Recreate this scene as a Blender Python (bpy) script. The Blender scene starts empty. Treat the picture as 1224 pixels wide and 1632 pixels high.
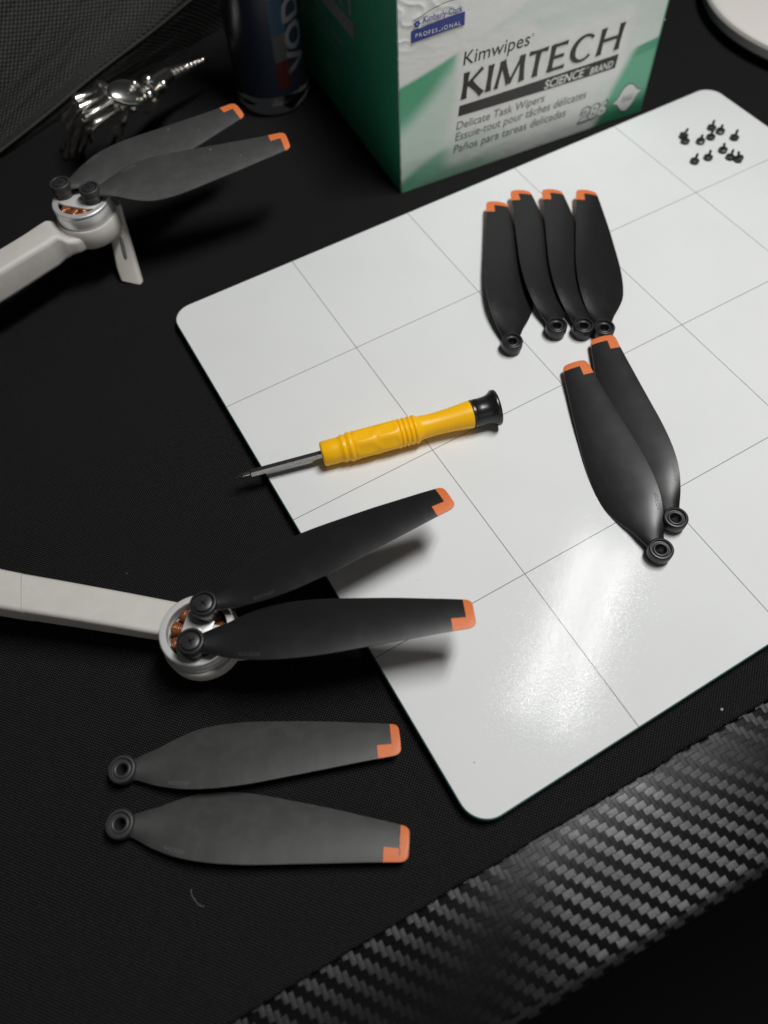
import bpy, bmesh, math, random
from mathutils import Vector, Matrix, Euler, noise as mnoise

random.seed(7)
S = bpy.context.scene
COL = S.collection
MM = 0.001                      # everything below is written in millimetres

# ------------------------------------------------------------------ camera
cam_d = bpy.data.cameras.new('camera')
cam = bpy.data.objects.new('camera', cam_d)
COL.objects.link(cam)
R = [[0.867825, 0.44673, -0.217516], [-0.495147, 0.741108, -0.453419], [-0.041353, 0.50119, 0.864348]]
cam.matrix_world = Matrix.Translation(Vector((-74.981, -167.644, 200.136)) * MM) @ Matrix(R).to_4x4()
cam_d.sensor_fit = 'VERTICAL'
cam_d.sensor_height = 36.0
cam_d.sensor_width = 27.0
cam_d.lens = 26.702
cam_d.clip_start = 0.005
cam_d.clip_end = 20.0
cam_d.dof.use_dof = True
cam_d.dof.focus_distance = 0.228
cam_d.dof.aperture_fstop = 9.5
cam_d.dof.aperture_blades = 0
S.camera = cam

# ------------------------------------------------------------------ world, lamp, exposure
W = bpy.data.worlds.new('World')
S.world = W
W.use_nodes = True
W.node_tree.nodes['Background'].inputs[0].default_value = (0.95, 0.97, 1.0, 1)
W.node_tree.nodes['Background'].inputs[1].default_value = 0.012

def area_lamp(name, loc, target, sx, sy, power, col, roll_dir):
    d = bpy.data.lights.new(name, 'AREA')
    d.shape = 'RECTANGLE'
    d.size = sx * MM
    d.size_y = sy * MM
    d.energy = power
    d.color = col
    o = bpy.data.objects.new(name, d)
    COL.objects.link(o)
    z = (Vector(loc) - Vector(target)).normalized()
    x = Vector(roll_dir)
    x = (x - z * x.dot(z)).normalized()
    y = z.cross(x)
    m = Matrix((x, y, z)).transposed().to_4x4()
    o.matrix_world = Matrix.Translation(Vector(loc) * MM) @ m
    return o

# a desk lamp with two parallel light bars, above and to the right of the picture
LAMP = Vector((180, -84, 600))
AIM = (60, -20, 0)
ldir = Vector((0.79, 0.62, 0))
lper = Vector((0.62, -0.79, 0))
for sgn, nm in ((-1, 'lamp_bar'), (1, 'lamp_bar')):
    area_lamp(nm, LAMP + lper * (25 * sgn), AIM, 275, 18, 1.75, (1.0, 1.0, 0.99), ldir)
# dim fill lamp added behind the camera in place of room bounce
area_lamp('bounce_fill', (-100, -900, 330), (80, 60, 30), 900, 500, 0.7, (1.0, 0.98, 0.96), (1, 0, 0))

S.view_settings.view_transform = 'Standard'
S.view_settings.look = 'None'
S.view_settings.exposure = 0.0
S.view_settings.gamma = 1.0
S.view_settings.use_curve_mapping = False
S.render.engine = 'CYCLES'
S.cycles.max_bounces = 10
S.cycles.transparent_max_bounces = 12
S.cycles.caustics_reflective = False
S.cycles.caustics_refractive = False

# ------------------------------------------------------------------ node helpers
class NT:
    def __init__(self, name):
        self.m = bpy.data.materials.new(name)
        self.m.use_nodes = True
        self.t = self.m.node_tree
        self.b = self.t.nodes['Principled BSDF']
    def n(self, typ, **kw):
        x = self.t.nodes.new(typ)
        for k, v in kw.items():
            setattr(x, k, v)
        return x
    def l(self, a, b):
        self.t.links.new(a, b)
    def val(self, sock, v):
        if hasattr(v, 'links') or isinstance(v, bpy.types.NodeSocket):
            self.l(v, sock)
        else:
            sock.default_value = v
    def math(self, op, a, b=None, c=None, clamp=False):
        x = self.n('ShaderNodeMath', operation=op, use_clamp=clamp)
        self.val(x.inputs[0], a)
        if b is not None:
            self.val(x.inputs[1], b)
        if c is not None:
            self.val(x.inputs[2], c)
        return x.outputs[0]
    def mix(self, f, a, b):
        x = self.n('ShaderNodeMix', data_type='RGBA')
        self.val(x.inputs[0], f)
        for s, v in ((x.inputs[6], a), (x.inputs[7], b)):
            if isinstance(v, bpy.types.NodeSocket):
                self.l(v, s)
            else:
                s.default_value = (v[0], v[1], v[2], 1)
        return x.outputs[2]
    def coord(self, kind='Object', scale=1000.0, rot=(0, 0, 0)):
        tc = self.n('ShaderNodeTexCoord')
        mp = self.n('ShaderNodeMapping')
        mp.inputs['Scale'].default_value = (scale,) * 3
        mp.inputs['Rotation'].default_value = rot
        self.l(tc.outputs[kind], mp.inputs[0])
        return mp.outputs[0]
    def noise(self, vec, scale, detail=3, rough=0.55, dist=0.0):
        x = self.n('ShaderNodeTexNoise')
        self.l(vec, x.inputs['Vector'])
        x.inputs['Scale'].default_value = scale
        x.inputs['Detail'].default_value = detail
        x.inputs['Roughness'].default_value = rough
        x.inputs['Distortion'].default_value = dist
        return x.outputs[0]
    def ramp(self, f, p0, p1, a=0.0, b=1.0):
        x = self.n('ShaderNodeMapRange', interpolation_type='SMOOTHSTEP')
        self.val(x.inputs[0], f)
        x.inputs[1].default_value = p0
        x.inputs[2].default_value = p1
        x.inputs[3].default_value = a
        x.inputs[4].default_value = b
        return x.outputs[0]
    def bump(self, h, dist, strength=1.0, normal=None):
        x = self.n('ShaderNodeBump')
        self.l(h, x.inputs['Height'])
        x.inputs['Distance'].default_value = dist * MM
        x.inputs['Strength'].default_value = strength
        if normal is not None:
            self.l(normal, x.inputs['Normal'])
        return x.outputs[0]
    def base(self, v):
        s = self.b.inputs['Base Color']
        if isinstance(v, bpy.types.NodeSocket):
            self.l(v, s)
        else:
            s.default_value = (v[0], v[1], v[2], 1)
    def rough(self, v):
        self.val(self.b.inputs['Roughness'], v)
    def normal(self, v):
        self.l(v, self.b.inputs['Normal'])
    def set(self, **kw):
        for k, v in kw.items():
            self.b.inputs[k.replace('_', ' ')].default_value = v
        return self

def plain(name, col, rough=0.5, metal=0.0, spec=0.5, bump=None):
    t = NT(name)
    t.base(col)
    t.rough(rough)
    t.set(Metallic=metal)
    t.b.inputs['Specular IOR Level'].default_value = spec
    if bump:
        v = t.coord()
        t.normal(t.bump(t.noise(v, bump[0], 4), bump[1]))
    return t.m

# ------------------------------------------------------------------ materials
def mat_fabric():
    t = NT('black_mat_fabric')
    v = t.coord(rot=(0, 0, math.radians(2)))
    sx = t.n('ShaderNodeSeparateXYZ')
    t.l(v, sx.inputs[0])
    k = 2 * math.pi / 0.9
    a = t.math('SINE', t.math('MULTIPLY', sx.outputs[0], k))
    b = t.math('SINE', t.math('MULTIPLY', sx.outputs[1], k))
    w = t.math('MULTIPLY', a, b)
    n1 = t.noise(v, 2.2, 3)
    w2 = t.math('ADD', w, t.math('MULTIPLY', n1, 1.2))
    big = t.noise(v, 0.02, 3)
    c = t.mix(t.ramp(w2, 0.55, 1.6), (0.0030, 0.0029, 0.0030), (0.045, 0.0425, 0.0425))
    c = t.mix(t.ramp(big, 0.35, 0.75, 0.0, 0.15), c, (0.013, 0.0125, 0.0125))
    # lint: tiny pale fibres caught in the weave
    vo = t.n('ShaderNodeTexVoronoi', feature='F1')
    t.l(v, vo.inputs['Vector'])
    vo.inputs['Scale'].default_value = 0.09
    sep = t.n('ShaderNodeSeparateColor')
    t.l(vo.outputs['Color'], sep.inputs[0])
    spot = t.math('MULTIPLY', t.math('LESS_THAN', vo.outputs['Distance'], t.math('MULTIPLY', sep.outputs[1], 0.028)),
                  t.math('GREATER_THAN', sep.outputs[0], 0.55))
    c = t.mix(t.math('MULTIPLY', spot, 0.7), c, (0.30, 0.29, 0.27))
    t.base(c)
    t.rough(0.9)
    t.b.inputs['Specular IOR Level'].default_value = 0.12
    t.b.inputs['Sheen Weight'].default_value = 0.0
    t.b.inputs['Sheen Roughness'].default_value = 0.5
    t.normal(t.bump(w2, 0.10))
    return t.m

def carbon():
    # printed twill: tows alternate in direction, fine fibres give an anisotropic sheen
    t = NT('carbon_fibre_wrap')
    uv = t.n('ShaderNodeUVMap')
    uv.uv_map = 'UVMap'
    sx = t.n('ShaderNodeSeparateXYZ')
    t.l(uv.outputs[0], sx.inputs[0])
    X = t.math('MULTIPLY', sx.outputs[0], 1000 / 1.45)
    Y = t.math('MULTIPLY', sx.outputs[1], 1000 / 1.78)
    vv = t.coord('UV', 1000.0)
    wob = t.math('MULTIPLY', t.math('SUBTRACT', t.noise(vv, 0.25, 2), 0.5), 0.25)
    X = t.math('ADD', X, wob)
    Y = t.math('ADD', Y, wob)
    i = t.math('FLOOR', X)
    j = t.math('FLOOR', Y)
    ph = t.math('FLOORED_MODULO', t.math('ADD', i, j), 4.0)
    A = t.math('LESS_THAN', ph, 1.5)             # 1: fibres along the desk edge
    fx = t.math('FRACT', X)
    fy = t.math('FRACT', Y)
    px = t.math('SINE', t.math('MULTIPLY', fx, math.pi))
    py = t.math('SINE', t.math('MULTIPLY', fy, math.pi))
    # fine fibre lines
    def fib(sxv, syv):
        m = t.n('ShaderNodeMapping')
        m.inputs['Scale'].default_value = (sxv, syv, 1)
        t.l(vv, m.inputs[0])
        return t.noise(m.outputs[0], 1.0, 2)
    fa = fib(0.8, 7.0)
    fb = fib(7.0, 0.8)
    mixf = t.n('ShaderNodeMix', data_type='FLOAT')
    t.l(A, mixf.inputs[0])
    t.l(t.math('ADD', t.math('MULTIPLY', px, 1.0), t.math('MULTIPLY', fb, 0.35)), mixf.inputs[2])
    t.l(t.math('ADD', t.math('MULTIPLY', py, 1.0), t.math('MULTIPLY', fa, 0.35)), mixf.inputs[3])
    vo = t.n('ShaderNodeTexVoronoi', feature='F1')
    t.l(vv, vo.inputs['Vector'])
    vo.inputs['Scale'].default_value = 0.12
    sep = t.n('ShaderNodeSeparateColor')
    t.l(vo.outputs['Color'], sep.inputs[0])
    spot = t.math('MULTIPLY', t.math('LESS_THAN', vo.outputs['Distance'], t.math('MULTIPLY', sep.outputs[1], 0.03)),
                  t.math('GREATER_THAN', sep.outputs[0], 0.5))
    t.base(t.mix(t.math('MULTIPLY', spot, 0.6), (0.005, 0.005, 0.0053), (0.25, 0.25, 0.24)))
    worn = t.ramp(t.noise(vv, 0.05, 4), 0.3, 0.75)
    t.rough(t.math('ADD', 0.29, t.math('MULTIPLY', worn, 0.12)))
    t.b.inputs['Anisotropic'].default_value = 0.97
    gap = t.n('ShaderNodeMix', data_type='FLOAT')
    t.l(A, gap.inputs[0])
    t.l(px, gap.inputs[2])
    t.l(py, gap.inputs[3])
    fibre = t.n('ShaderNodeMix', data_type='FLOAT')
    t.l(A, fibre.inputs[0])
    t.l(fb, fibre.inputs[2])
    t.l(fa, fibre.inputs[3])
    t.l(t.math('MULTIPLY', t.ramp(gap.outputs[0], 0.02, 0.3, 0.08, 0.38), t.ramp(fibre.outputs[0], 0.25, 0.7, 0.6, 1.15)), t.b.inputs['Specular IOR Level'])
    t.l(t.math('MULTIPLY', A, 0.25), t.b.inputs['Anisotropic Rotation'])
    tg = t.n('ShaderNodeTangent', direction_type='UV_MAP')
    tg.uv_map = 'UVMap'
    t.l(tg.outputs[0], t.b.inputs['Tangent'])
    t.normal(t.bump(mixf.outputs[0], 0.03))
    return t.m

def board_white():
    t = NT('white_board_face')
    v = t.coord()
    sx = t.n('ShaderNodeSeparateXYZ')
    t.l(v, sx.inputs[0])
    def line(s, lo, hi):
        d = t.math('ABSOLUTE', t.math('SUBTRACT', t.math('FLOORED_MODULO', t.math('ADD', s, 25.4), 50.8), 25.4))
        k = t.ramp(d, 0.06, 0.16, 1.0, 0.0)
        k = t.math('MULTIPLY', k, t.math('GREATER_THAN', s, lo))
        return t.math('MULTIPLY', k, t.math('LESS_THAN', s, hi))
    g = t.math('MAXIMUM', line(sx.outputs[0], -44, 198), line(sx.outputs[1], -146, 45))
    white = t.mix(t.ramp(t.noise(v, 0.03, 4), 0.35, 0.7), (0.765, 0.775, 0.768), (0.745, 0.755, 0.748))
    # half-wiped marker ghosts and small scuffs
    m = t.n('ShaderNodeMapping')
    m.inputs['Scale'].default_value = (0.5, 0.12, 1)
    m.inputs['Rotation'].default_value = (0, 0, 0.5)
    t.l(v, m.inputs[0])
    sm = t.math('MULTIPLY', t.ramp(t.noise(m.outputs[0], 1.0, 5, 0.7), 0.62, 0.8), t.ramp(t.noise(v, 0.035, 2), 0.5, 0.7))
    c = t.mix(t.math('MULTIPLY', sm, 0.16), white, (0.42, 0.43, 0.43))
    vo = t.n('ShaderNodeTexVoronoi', feature='F1')
    t.l(v, vo.inputs['Vector'])
    vo.inputs['Scale'].default_value = 0.075
    sep = t.n('ShaderNodeSeparateColor')
    t.l(vo.outputs['Color'], sep.inputs[0])
    spot = t.math('MULTIPLY', t.math('LESS_THAN', vo.outputs['Distance'], t.math('MULTIPLY', sep.outputs[1], 0.03)),
                  t.math('GREATER_THAN', sep.outputs[0], 0.6))
    c = t.mix(t.math('MULTIPLY', spot, 0.6), c, (0.2, 0.2, 0.19))
    c = t.mix(g, c, (0.15, 0.155, 0.155))
    t.base(c)
    t.rough(t.math('ADD', 0.10, t.math('MULTIPLY', sm, 0.3)))
    t.b.inputs['Specular IOR Level'].default_value = 0.085
    # pebbled glass: fine orange-peel relief
    h = t.noise(v, 1.0, 2, 0.6, 1.5)
    t.normal(t.bump(h, 0.021))
    return t.m

def blade_plastic(name, worn):
    t = NT(name)
    v = t.coord()
    m = t.n('ShaderNodeMapping')
    m.inputs['Scale'].default_value = (0.16, 0.05, 1)
    m.inputs['Rotation'].default_value = (0, 0, 0.25)
    t.l(v, m.inputs[0])
    sc = t.ramp(t.noise(m.outputs[0], 1.0, 6, 0.62), 0.35, 0.85)
    fine = t.noise(v, 3.0, 3)
    if worn:
        # dull grey, rubbed across the chord, with pale specks and scuffs
        m2 = t.n('ShaderNodeMapping')
        m2.inputs['Scale'].default_value = (0.21, 0.05, 1)
        m2.inputs['Rotation'].default_value = (0, 0, 0.3)
        t.l(v, m2.inputs[0])
        st = t.noise(m2.outputs[0], 1.0, 5, 0.65)
        c = t.mix(t.ramp(st, 0.35, 0.8), (0.046, 0.0455, 0.045), (0.058, 0.0573, 0.0565))
        m3 = t.n('ShaderNodeMapping')
        m3.inputs['Scale'].default_value = (1.3, 0.28, 1)
        m3.inputs['Rotation'].default_value = (0, 0, -0.2)
        t.l(v, m3.inputs[0])
        nk = t.ramp(t.noise(m3.outputs[0], 1.0, 5, 0.75), 0.66, 0.78)
        c = t.mix(t.math('MULTIPLY', nk, 0.3), c, (0.16, 0.158, 0.155))
        vo = t.n('ShaderNodeTexVoronoi', feature='F1')
        t.l(v, vo.inputs['Vector'])
        vo.inputs['Scale'].default_value = 0.22
        sep = t.n('ShaderNodeSeparateColor')
        t.l(vo.outputs['Color'], sep.inputs[0])
        spot = t.math('MULTIPLY', t.math('LESS_THAN', vo.outputs['Distance'], t.math('MULTIPLY', sep.outputs[1], 0.07)),
                      t.math('GREATER_THAN', sep.outputs[0], 0.6))
        c = t.mix(t.math('MULTIPLY', spot, 0.6), c, (0.28, 0.275, 0.27))
        t.rough(t.math('ADD', 0.35, t.math('MULTIPLY', st, 0.16)))
    else:
        c = t.mix(sc, (0.010, 0.010, 0.0105), (0.0115, 0.0112, 0.0112))
        vo = t.n('ShaderNodeTexVoronoi', feature='F1')
        t.l(v, vo.inputs['Vector'])
        vo.inputs['Scale'].default_value = 0.13
        sep = t.n('ShaderNodeSeparateColor')
        t.l(vo.outputs['Color'], sep.inputs[0])
        spot = t.math('MULTIPLY', t.math('LESS_THAN', vo.outputs['Distance'], t.math('MULTIPLY', sep.outputs[1], 0.035)),
                      t.math('GREATER_THAN', sep.outputs[0], 0.6))
        c = t.mix(t.math('MULTIPLY', spot, 0.6), c, (0.2, 0.2, 0.2))
        t.rough(t.math('ADD', 0.34, t.math('MULTIPLY', sc, 0.05)))
    t.base(c)
    t.b.inputs['Specular IOR Level'].default_value = 0.6
    t.normal(t.bump(fine, 0.008))
    return t.m

def tip_paint(name, worn):
    t = NT(name)
    v = t.coord()
    k = t.ramp(t.noise(v, 1.1, 5, 0.7), 0.5, 0.72)
    lo, hi = ((0.72, 0.175, 0.045), (0.62, 0.14, 0.035))
    c = t.mix(k, lo, hi)
    if worn:
        c = t.mix(t.ramp(t.noise(v, 0.8, 5, 0.75), 0.62, 0.72, 0, 0.6), c, (0.22, 0.07, 0.03))
    t.base(c)
    t.rough(0.5)
    return t.m

def arm_plastic():
    t = NT('pale_grey_plastic')
    v = t.coord()
    t.base(t.mix(t.ramp(t.noise(v, 0.2, 3), 0.3, 0.7), (0.60, 0.575, 0.535), (0.565, 0.54, 0.50)))
    t.rough(0.52)
    t.normal(t.bump(t.noise(v, 3.2, 2), 0.045))
    return t.m

def copper():
    t = NT('copper_wire')
    v = t.coord()
    sx = t.n('ShaderNodeSeparateXYZ')
    t.l(v, sx.inputs[0])
    w = t.math('SINE', t.math('MULTIPLY', sx.outputs[0], 2 * math.pi / 0.55))
    t.base(t.mix(t.ramp(w, -1, 1), (0.45, 0.12, 0.04), (0.95, 0.42, 0.19)))
    t.set(Metallic=0.75)
    t.rough(0.3)
    t.normal(t.bump(w, 0.14))
    return t.m

def carton_green(name, base, dark):
    t = NT(name)
    v = t.coord()
    t.base(t.mix(t.noise(v, 0.12, 4), base, dark))
    t.rough(0.42)
    t.normal(t.bump(t.noise(v, 0.25, 4), 0.12))
    return t.m

def printed_card():
    t = NT('printed_card')
    a = t.n('ShaderNodeVertexColor')
    a.layer_name = 'print'
    v = t.coord()
    t.base(t.mix(t.math('MULTIPLY', t.noise(v, 1.5, 3), 0.08), a.outputs[0], (0.4, 0.4, 0.4)))
    t.rough(0.4)
    n = t.math('ADD', t.noise(v, 0.2, 5, 0.6), t.math('MULTIPLY', t.noise(v, 0.045, 2), 2.0))
    t.normal(t.bump(n, 0.22))
    return t.m

def woven_case():
    t = NT('black_woven_cloth')
    uv = t.n('ShaderNodeUVMap')
    uv.uv_map = 'UVMap'
    sx = t.n('ShaderNodeSeparateXYZ')
    t.l(uv.outputs[0], sx.inputs[0])
    k = 1000 * 2 * math.pi
    a = t.math('SINE', t.math('MULTIPLY', sx.outputs[0], k / 2.7))
    b = t.math('SINE', t.math('MULTIPLY', sx.outputs[1], k / 2.4))
    w = t.math('MULTIPLY', a, b)
    v = t.coord('UV', 1000)
    m = t.n('ShaderNodeMapping')
    m.inputs['Scale'].default_value = (0.02, 0.11, 1)
    t.l(v, m.inputs[0])
    fold = t.noise(m.outputs[0], 1.0, 3)
    t.base(t.mix(t.ramp(w, 0.25, 0.8), (0.004, 0.0039, 0.0039), (0.10, 0.097, 0.091)))
    t.rough(0.62)
    t.b.inputs['Specular IOR Level'].default_value = 0.4
    n1 = t.bump(fold, 3.0, 1.0)
    t.normal(t.bump(w, 0.25, 1.0, n1))
    return t.m

M = {}
M['mat'] = mat_fabric()
M['carbon'] = carbon()
M['floor'] = plain('dark_floor', (0.006, 0.006, 0.006), 0.9)
M['board'] = board_white()
def glass_edge():
    t = NT('green_glass_edge')
    t.base((0.05, 0.12, 0.11))
    t.rough(0.08)
    return t.m
M['glass_edge'] = glass_edge()
M['rubber'] = plain('black_rubber', (0.012, 0.012, 0.012), 0.6)
M['blade'] = blade_plastic('black_blade_plastic', False)
M['blade_worn'] = blade_plastic('worn_grey_blade_plastic', True)
M['tip'] = tip_paint('orange_tip', False)
M['tip_worn'] = tip_paint('scuffed_orange_tip', True)
M['hub'] = plain('black_hub_plastic', (0.014, 0.014, 0.0145), 0.38, bump=(3, 0.01))
M['hub_worn'] = plain('worn_hub_plastic', (0.034, 0.034, 0.034), 0.45, bump=(3, 0.01))
M['mark_glint'] = plain('mark_glint_plastic', (0.11, 0.108, 0.105), 0.35)  # paler grey stands in for the glint on the moulded characters
M['screw'] = plain('blackened_steel', (0.05, 0.05, 0.052), 0.36, 0.5)
M['arm'] = arm_plastic()
M['bell'] = plain('satin_aluminium', (0.9, 0.9, 0.9), 0.42, 0.65, bump=(1.5, 0.006))
M['plate'] = plain('bright_steel_plate', (0.88, 0.87, 0.85), 0.5, 0.5)
M['dark_metal'] = plain('dark_stator_core', (0.02, 0.019, 0.018), 0.5, 0.2)
M['copper'] = copper()
M['yellow'] = None
def yellow():
    t = NT('yellow_handle_plastic')
    t.base((1.0, 0.52, 0.005))
    t.rough(0.36)
    t.b.inputs['Specular IOR Level'].default_value = 0.3
    t.b.inputs['Subsurface Weight'].default_value = 0.1
    t.b.inputs['Subsurface Radius'].default_value = (1.0, 0.45, 0.05)
    t.b.inputs['Subsurface Scale'].default_value = 0.002
    v = t.coord()
    t.normal(t.bump(t.noise(v, 0.5, 3), 0.03))
    return t.m
M['yellow'] = yellow()
M['cap'] = plain('black_cap_plastic', (0.012, 0.012, 0.013), 0.3, bump=(2, 0.012))
M['steel'] = plain('polished_steel', (0.78, 0.76, 0.72), 0.2, 1.0, bump=(1.2, 0.012))
M['chrome'] = plain('polished_chrome', (0.95, 0.92, 0.86), 0.22, 1.0)
M['card'] = printed_card()
M['card_green'] = carton_green('green_card', (0.045, 0.40, 0.235), (0.04, 0.36, 0.205))
M['card_white'] = plain('white_card', (0.75, 0.75, 0.72), 0.5, bump=(0.3, 0.1))
M['ink'] = plain('black_ink', (0.032, 0.029, 0.029), 0.4)
M['ink_soft'] = plain('grey_ink', (0.13, 0.135, 0.13), 0.45)
M['ink_white'] = plain('white_ink', (0.80, 0.80, 0.78), 0.45)
M['ink_blue'] = plain('blue_ink', (0.035, 0.05, 0.26), 0.4)
M['ink_pale'] = plain('pale_grey_ink', (0.40, 0.42, 0.41), 0.45)
M['ink_shadow'] = plain('outline_ink', (0.12, 0.17, 0.14), 0.45)
M['disc'] = plain('white_disc_plastic', (0.74, 0.70, 0.66), 0.45)
M['disc_rim'] = plain('grey_rim_plastic', (0.36, 0.34, 0.33), 0.4)
M['case'] = woven_case()
M['piping'] = plain('case_piping', (0.045, 0.043, 0.041), 0.5)
M['label'] = plain('navy_label', (0.010, 0.014, 0.024), 0.3)
M['label_grey'] = plain('label_grey', (0.035, 0.035, 0.038), 0.4)
M['flag_white'] = plain('label_white', (0.085, 0.085, 0.09), 0.4)  # label white, blue and red darkened for the shade on the bottle
M['flag_blue'] = plain('label_blue', (0.014, 0.03, 0.05), 0.4)
M['flag_red'] = plain('label_red', (0.035, 0.006, 0.006), 0.4)
def clear():
    t = NT('clear_bottle_plastic')
    t.base((0.93, 0.95, 0.96))
    t.rough(0.04)
    t.b.inputs['Transmission Weight'].default_value = 1.0
    t.b.inputs['IOR'].default_value = 1.4
    return t.m
M['clear'] = clear()
M['black_plastic'] = plain('black_plastic', (0.015, 0.015, 0.016), 0.4)

# ------------------------------------------------------------------ object helpers
def mesh_obj(name, verts, faces, mat, parent=None, loc=None, angle=40, mats=None, fmat=None):
    me = bpy.data.meshes.new(name)
    me.from_pydata([Vector(v) * MM for v in verts], [], faces)
    bm = bmesh.new()
    bm.from_mesh(me)
    bmesh.ops.recalc_face_normals(bm, faces=bm.faces)
    bm.to_mesh(me)
    bm.free()
    return finish(name, me, mat, parent, loc, angle, mats, fmat)

def finish(name, me, mat, parent=None, loc=None, angle=40, mats=None, fmat=None):
    for m in (mats or [mat]):
        me.materials.append(m)
    if fmat:
        for p, k in zip(me.polygons, fmat):
            p.material_index = k
    if angle:
        for p in me.polygons:
            p.use_smooth = True
        me.set_sharp_from_angle(angle=math.radians(angle))
    o = bpy.data.objects.new(name, me)
    COL.objects.link(o)
    if parent:
        o.parent = parent
    if loc is not None:
        o.location = Vector(loc) * MM
    return o

def thing(name, label, cat, loc=(0, 0, 0), rot=(0, 0, 0), group=None):
    o = bpy.data.objects.new(name, None)
    o.empty_display_size = 0.01
    COL.objects.link(o)
    o.location = Vector(loc) * MM
    o.rotation_euler = rot
    return tag(o, label, cat, group)

def tag(o, label, cat, group=None):
    o['label'] = label
    o['category'] = cat
    if group:
        o['group'] = group
    return o

class MB:
    def __init__(self):
        self.v, self.f = [], []
    def add(self, v, f):
        k = len(self.v)
        self.v += [tuple(p) for p in v]
        self.f += [tuple(i + k for i in q) for q in f]
        return self
    def xf(self, mat, v, f):
        return self.add([mat @ Vector(p) for p in v], f)
    def build(self, name, mat, parent=None, loc=None, angle=40):
        return mesh_obj(name, self.v, self.f, mat, parent, loc, angle)

def lathe(prof, n=48, cap=True):
    """profile of (r, z) turned about z"""
    v, f = [], []
    rows = []
    for r, z in prof:
        if r < 1e-6:
            v.append((0, 0, z))
            rows.append([len(v) - 1] * n)
        else:
            rows.append(list(range(len(v), len(v) + n)))
            v += [(r * math.cos(2 * math.pi * k / n), r * math.sin(2 * math.pi * k / n), z) for k in range(n)]
    for a, b in zip(rows, rows[1:]):
        for k in range(n):
            q = [a[k], a[(k + 1) % n], b[(k + 1) % n], b[k]]
            q2 = []
            for i in q:
                if i not in q2:
                    q2.append(i)
            if len(q2) > 2:
                f.append(tuple(q2))
    return v, f

def closed_lathe(prof, n=48):
    return lathe(list(prof) + [prof[0]], n)

def frame_to(d):
    z = Vector(d).normalized()
    x = Vector((0, 0, 1)).cross(z)
    if x.length < 1e-4:
        x = Vector((1, 0, 0))
    x.normalize()
    y = z.cross(x)
    return Matrix((x, y, z)).transposed().to_4x4()

def along(a, b, prof, n=24):
    """profile of (r, t) with t in mm from a towards b"""
    a, b = Vector(a), Vector(b)
    v, f = lathe(prof, n)
    m = Matrix.Translation(a) @ frame_to(b - a)
    return [m @ Vector(p) for p in v], f

def tube(pts, rad, n=12):
    pts = [Vector(p) for p in pts]
    v, f = [], []
    prev = None
    rows = []
    for i, p in enumerate(pts):
        d = (pts[min(i + 1, len(pts) - 1)] - pts[max(i - 1, 0)]).normalized()
        if prev is None:
            x = Vector((0, 0, 1)).cross(d)
            if x.length < 1e-3:
                x = Vector((1, 0, 0))
        else:
            x = prev - d * prev.dot(d)
        x.normalize()
        prev = x
        y = d.cross(x)
        r = rad[i] if isinstance(rad, (list, tuple)) else rad
        rows.append(len(v))
        v += [p + x * (r * math.cos(2 * math.pi * k / n)) + y * (r * math.sin(2 * math.pi * k / n)) for k in range(n)]
    for a, b in zip(rows, rows[1:]):
        for k in range(n):
            f.append((a + k, a + (k + 1) % n, b + (k + 1) % n, b + k))
    f.append(tuple(range(rows[0], rows[0] + n)))
    f.append(tuple(range(rows[-1], rows[-1] + n)))
    return v, f

def prism(poly, z0, z1):
    n = len(poly)
    v = [(x, y, z0) for x, y in poly] + [(x, y, z1) for x, y in poly]
    f = [tuple(range(n)), tuple(range(n, 2 * n))]
    f += [(k, (k + 1) % n, n + (k + 1) % n, n + k) for k in range(n)]
    return v, f

def round_rect(x0, y0, x1, y1, r, n=10):
    p = []
    for cx, cy, a in ((x1 - r, y1 - r, 0), (x0 + r, y1 - r, 90), (x0 + r, y0 + r, 180), (x1 - r, y0 + r, 270)):
        for k in range(n + 1):
            t = math.radians(a + 90 * k / n)
            p.append((cx + r * math.cos(t), cy + r * math.sin(t)))
    return p

def bevel_prism(poly, z0, z1, b, seg=3):
    """prism whose top and bottom rims are rounded by shrinking the outline"""
    n = len(poly)
    cx = sum(p[0] for p in poly) / n
    cy = sum(p[1] for p in poly) / n
    nor = []
    for k in range(n):
        a, c = Vector(poly[k - 1]), Vector(poly[(k + 1) % n])
        t = (c - a)
        if t.length < 1e-9:
            t = Vector((1, 0))
        t.normalize()
        nn = Vector((t.y, -t.x))
        if nn.dot(Vector(poly[k]) - Vector((cx, cy))) < 0:
            nn = -nn
        nor.append(nn)
    rows = []
    for k in range(seg + 1):
        a = math.pi / 2 * k / seg
        rows.append((b * (1 - math.sin(a)), z0 + b * (1 - math.cos(a))))
    for k in range(seg + 1):
        a = math.pi / 2 * (1 - k / seg)
        rows.append((b * (1 - math.sin(a)), z1 - b * (1 - math.cos(a))))
    v, f = [], []
    for ins, z in rows:
        v += [(p[0] - q.x * ins, p[1] - q.y * ins, z) for p, q in zip(poly, nor)]
    for r in range(len(rows) - 1):
        for k in range(n):
            f.append((r * n + k, r * n + (k + 1) % n, (r + 1) * n + (k + 1) % n, (r + 1) * n + k))
    f.append(tuple(range(n)))
    f.append(tuple(range((len(rows) - 1) * n, len(rows) * n)))
    return v, f

def interp(tab, x):
    if x <= tab[0][0]:
        return tab[0][1]
    for (a, p), (b, q) in zip(tab, tab[1:]):
        if x <= b:
            return p + (q - p) * (x - a) / (b - a)
    return tab[-1][1]

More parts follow.
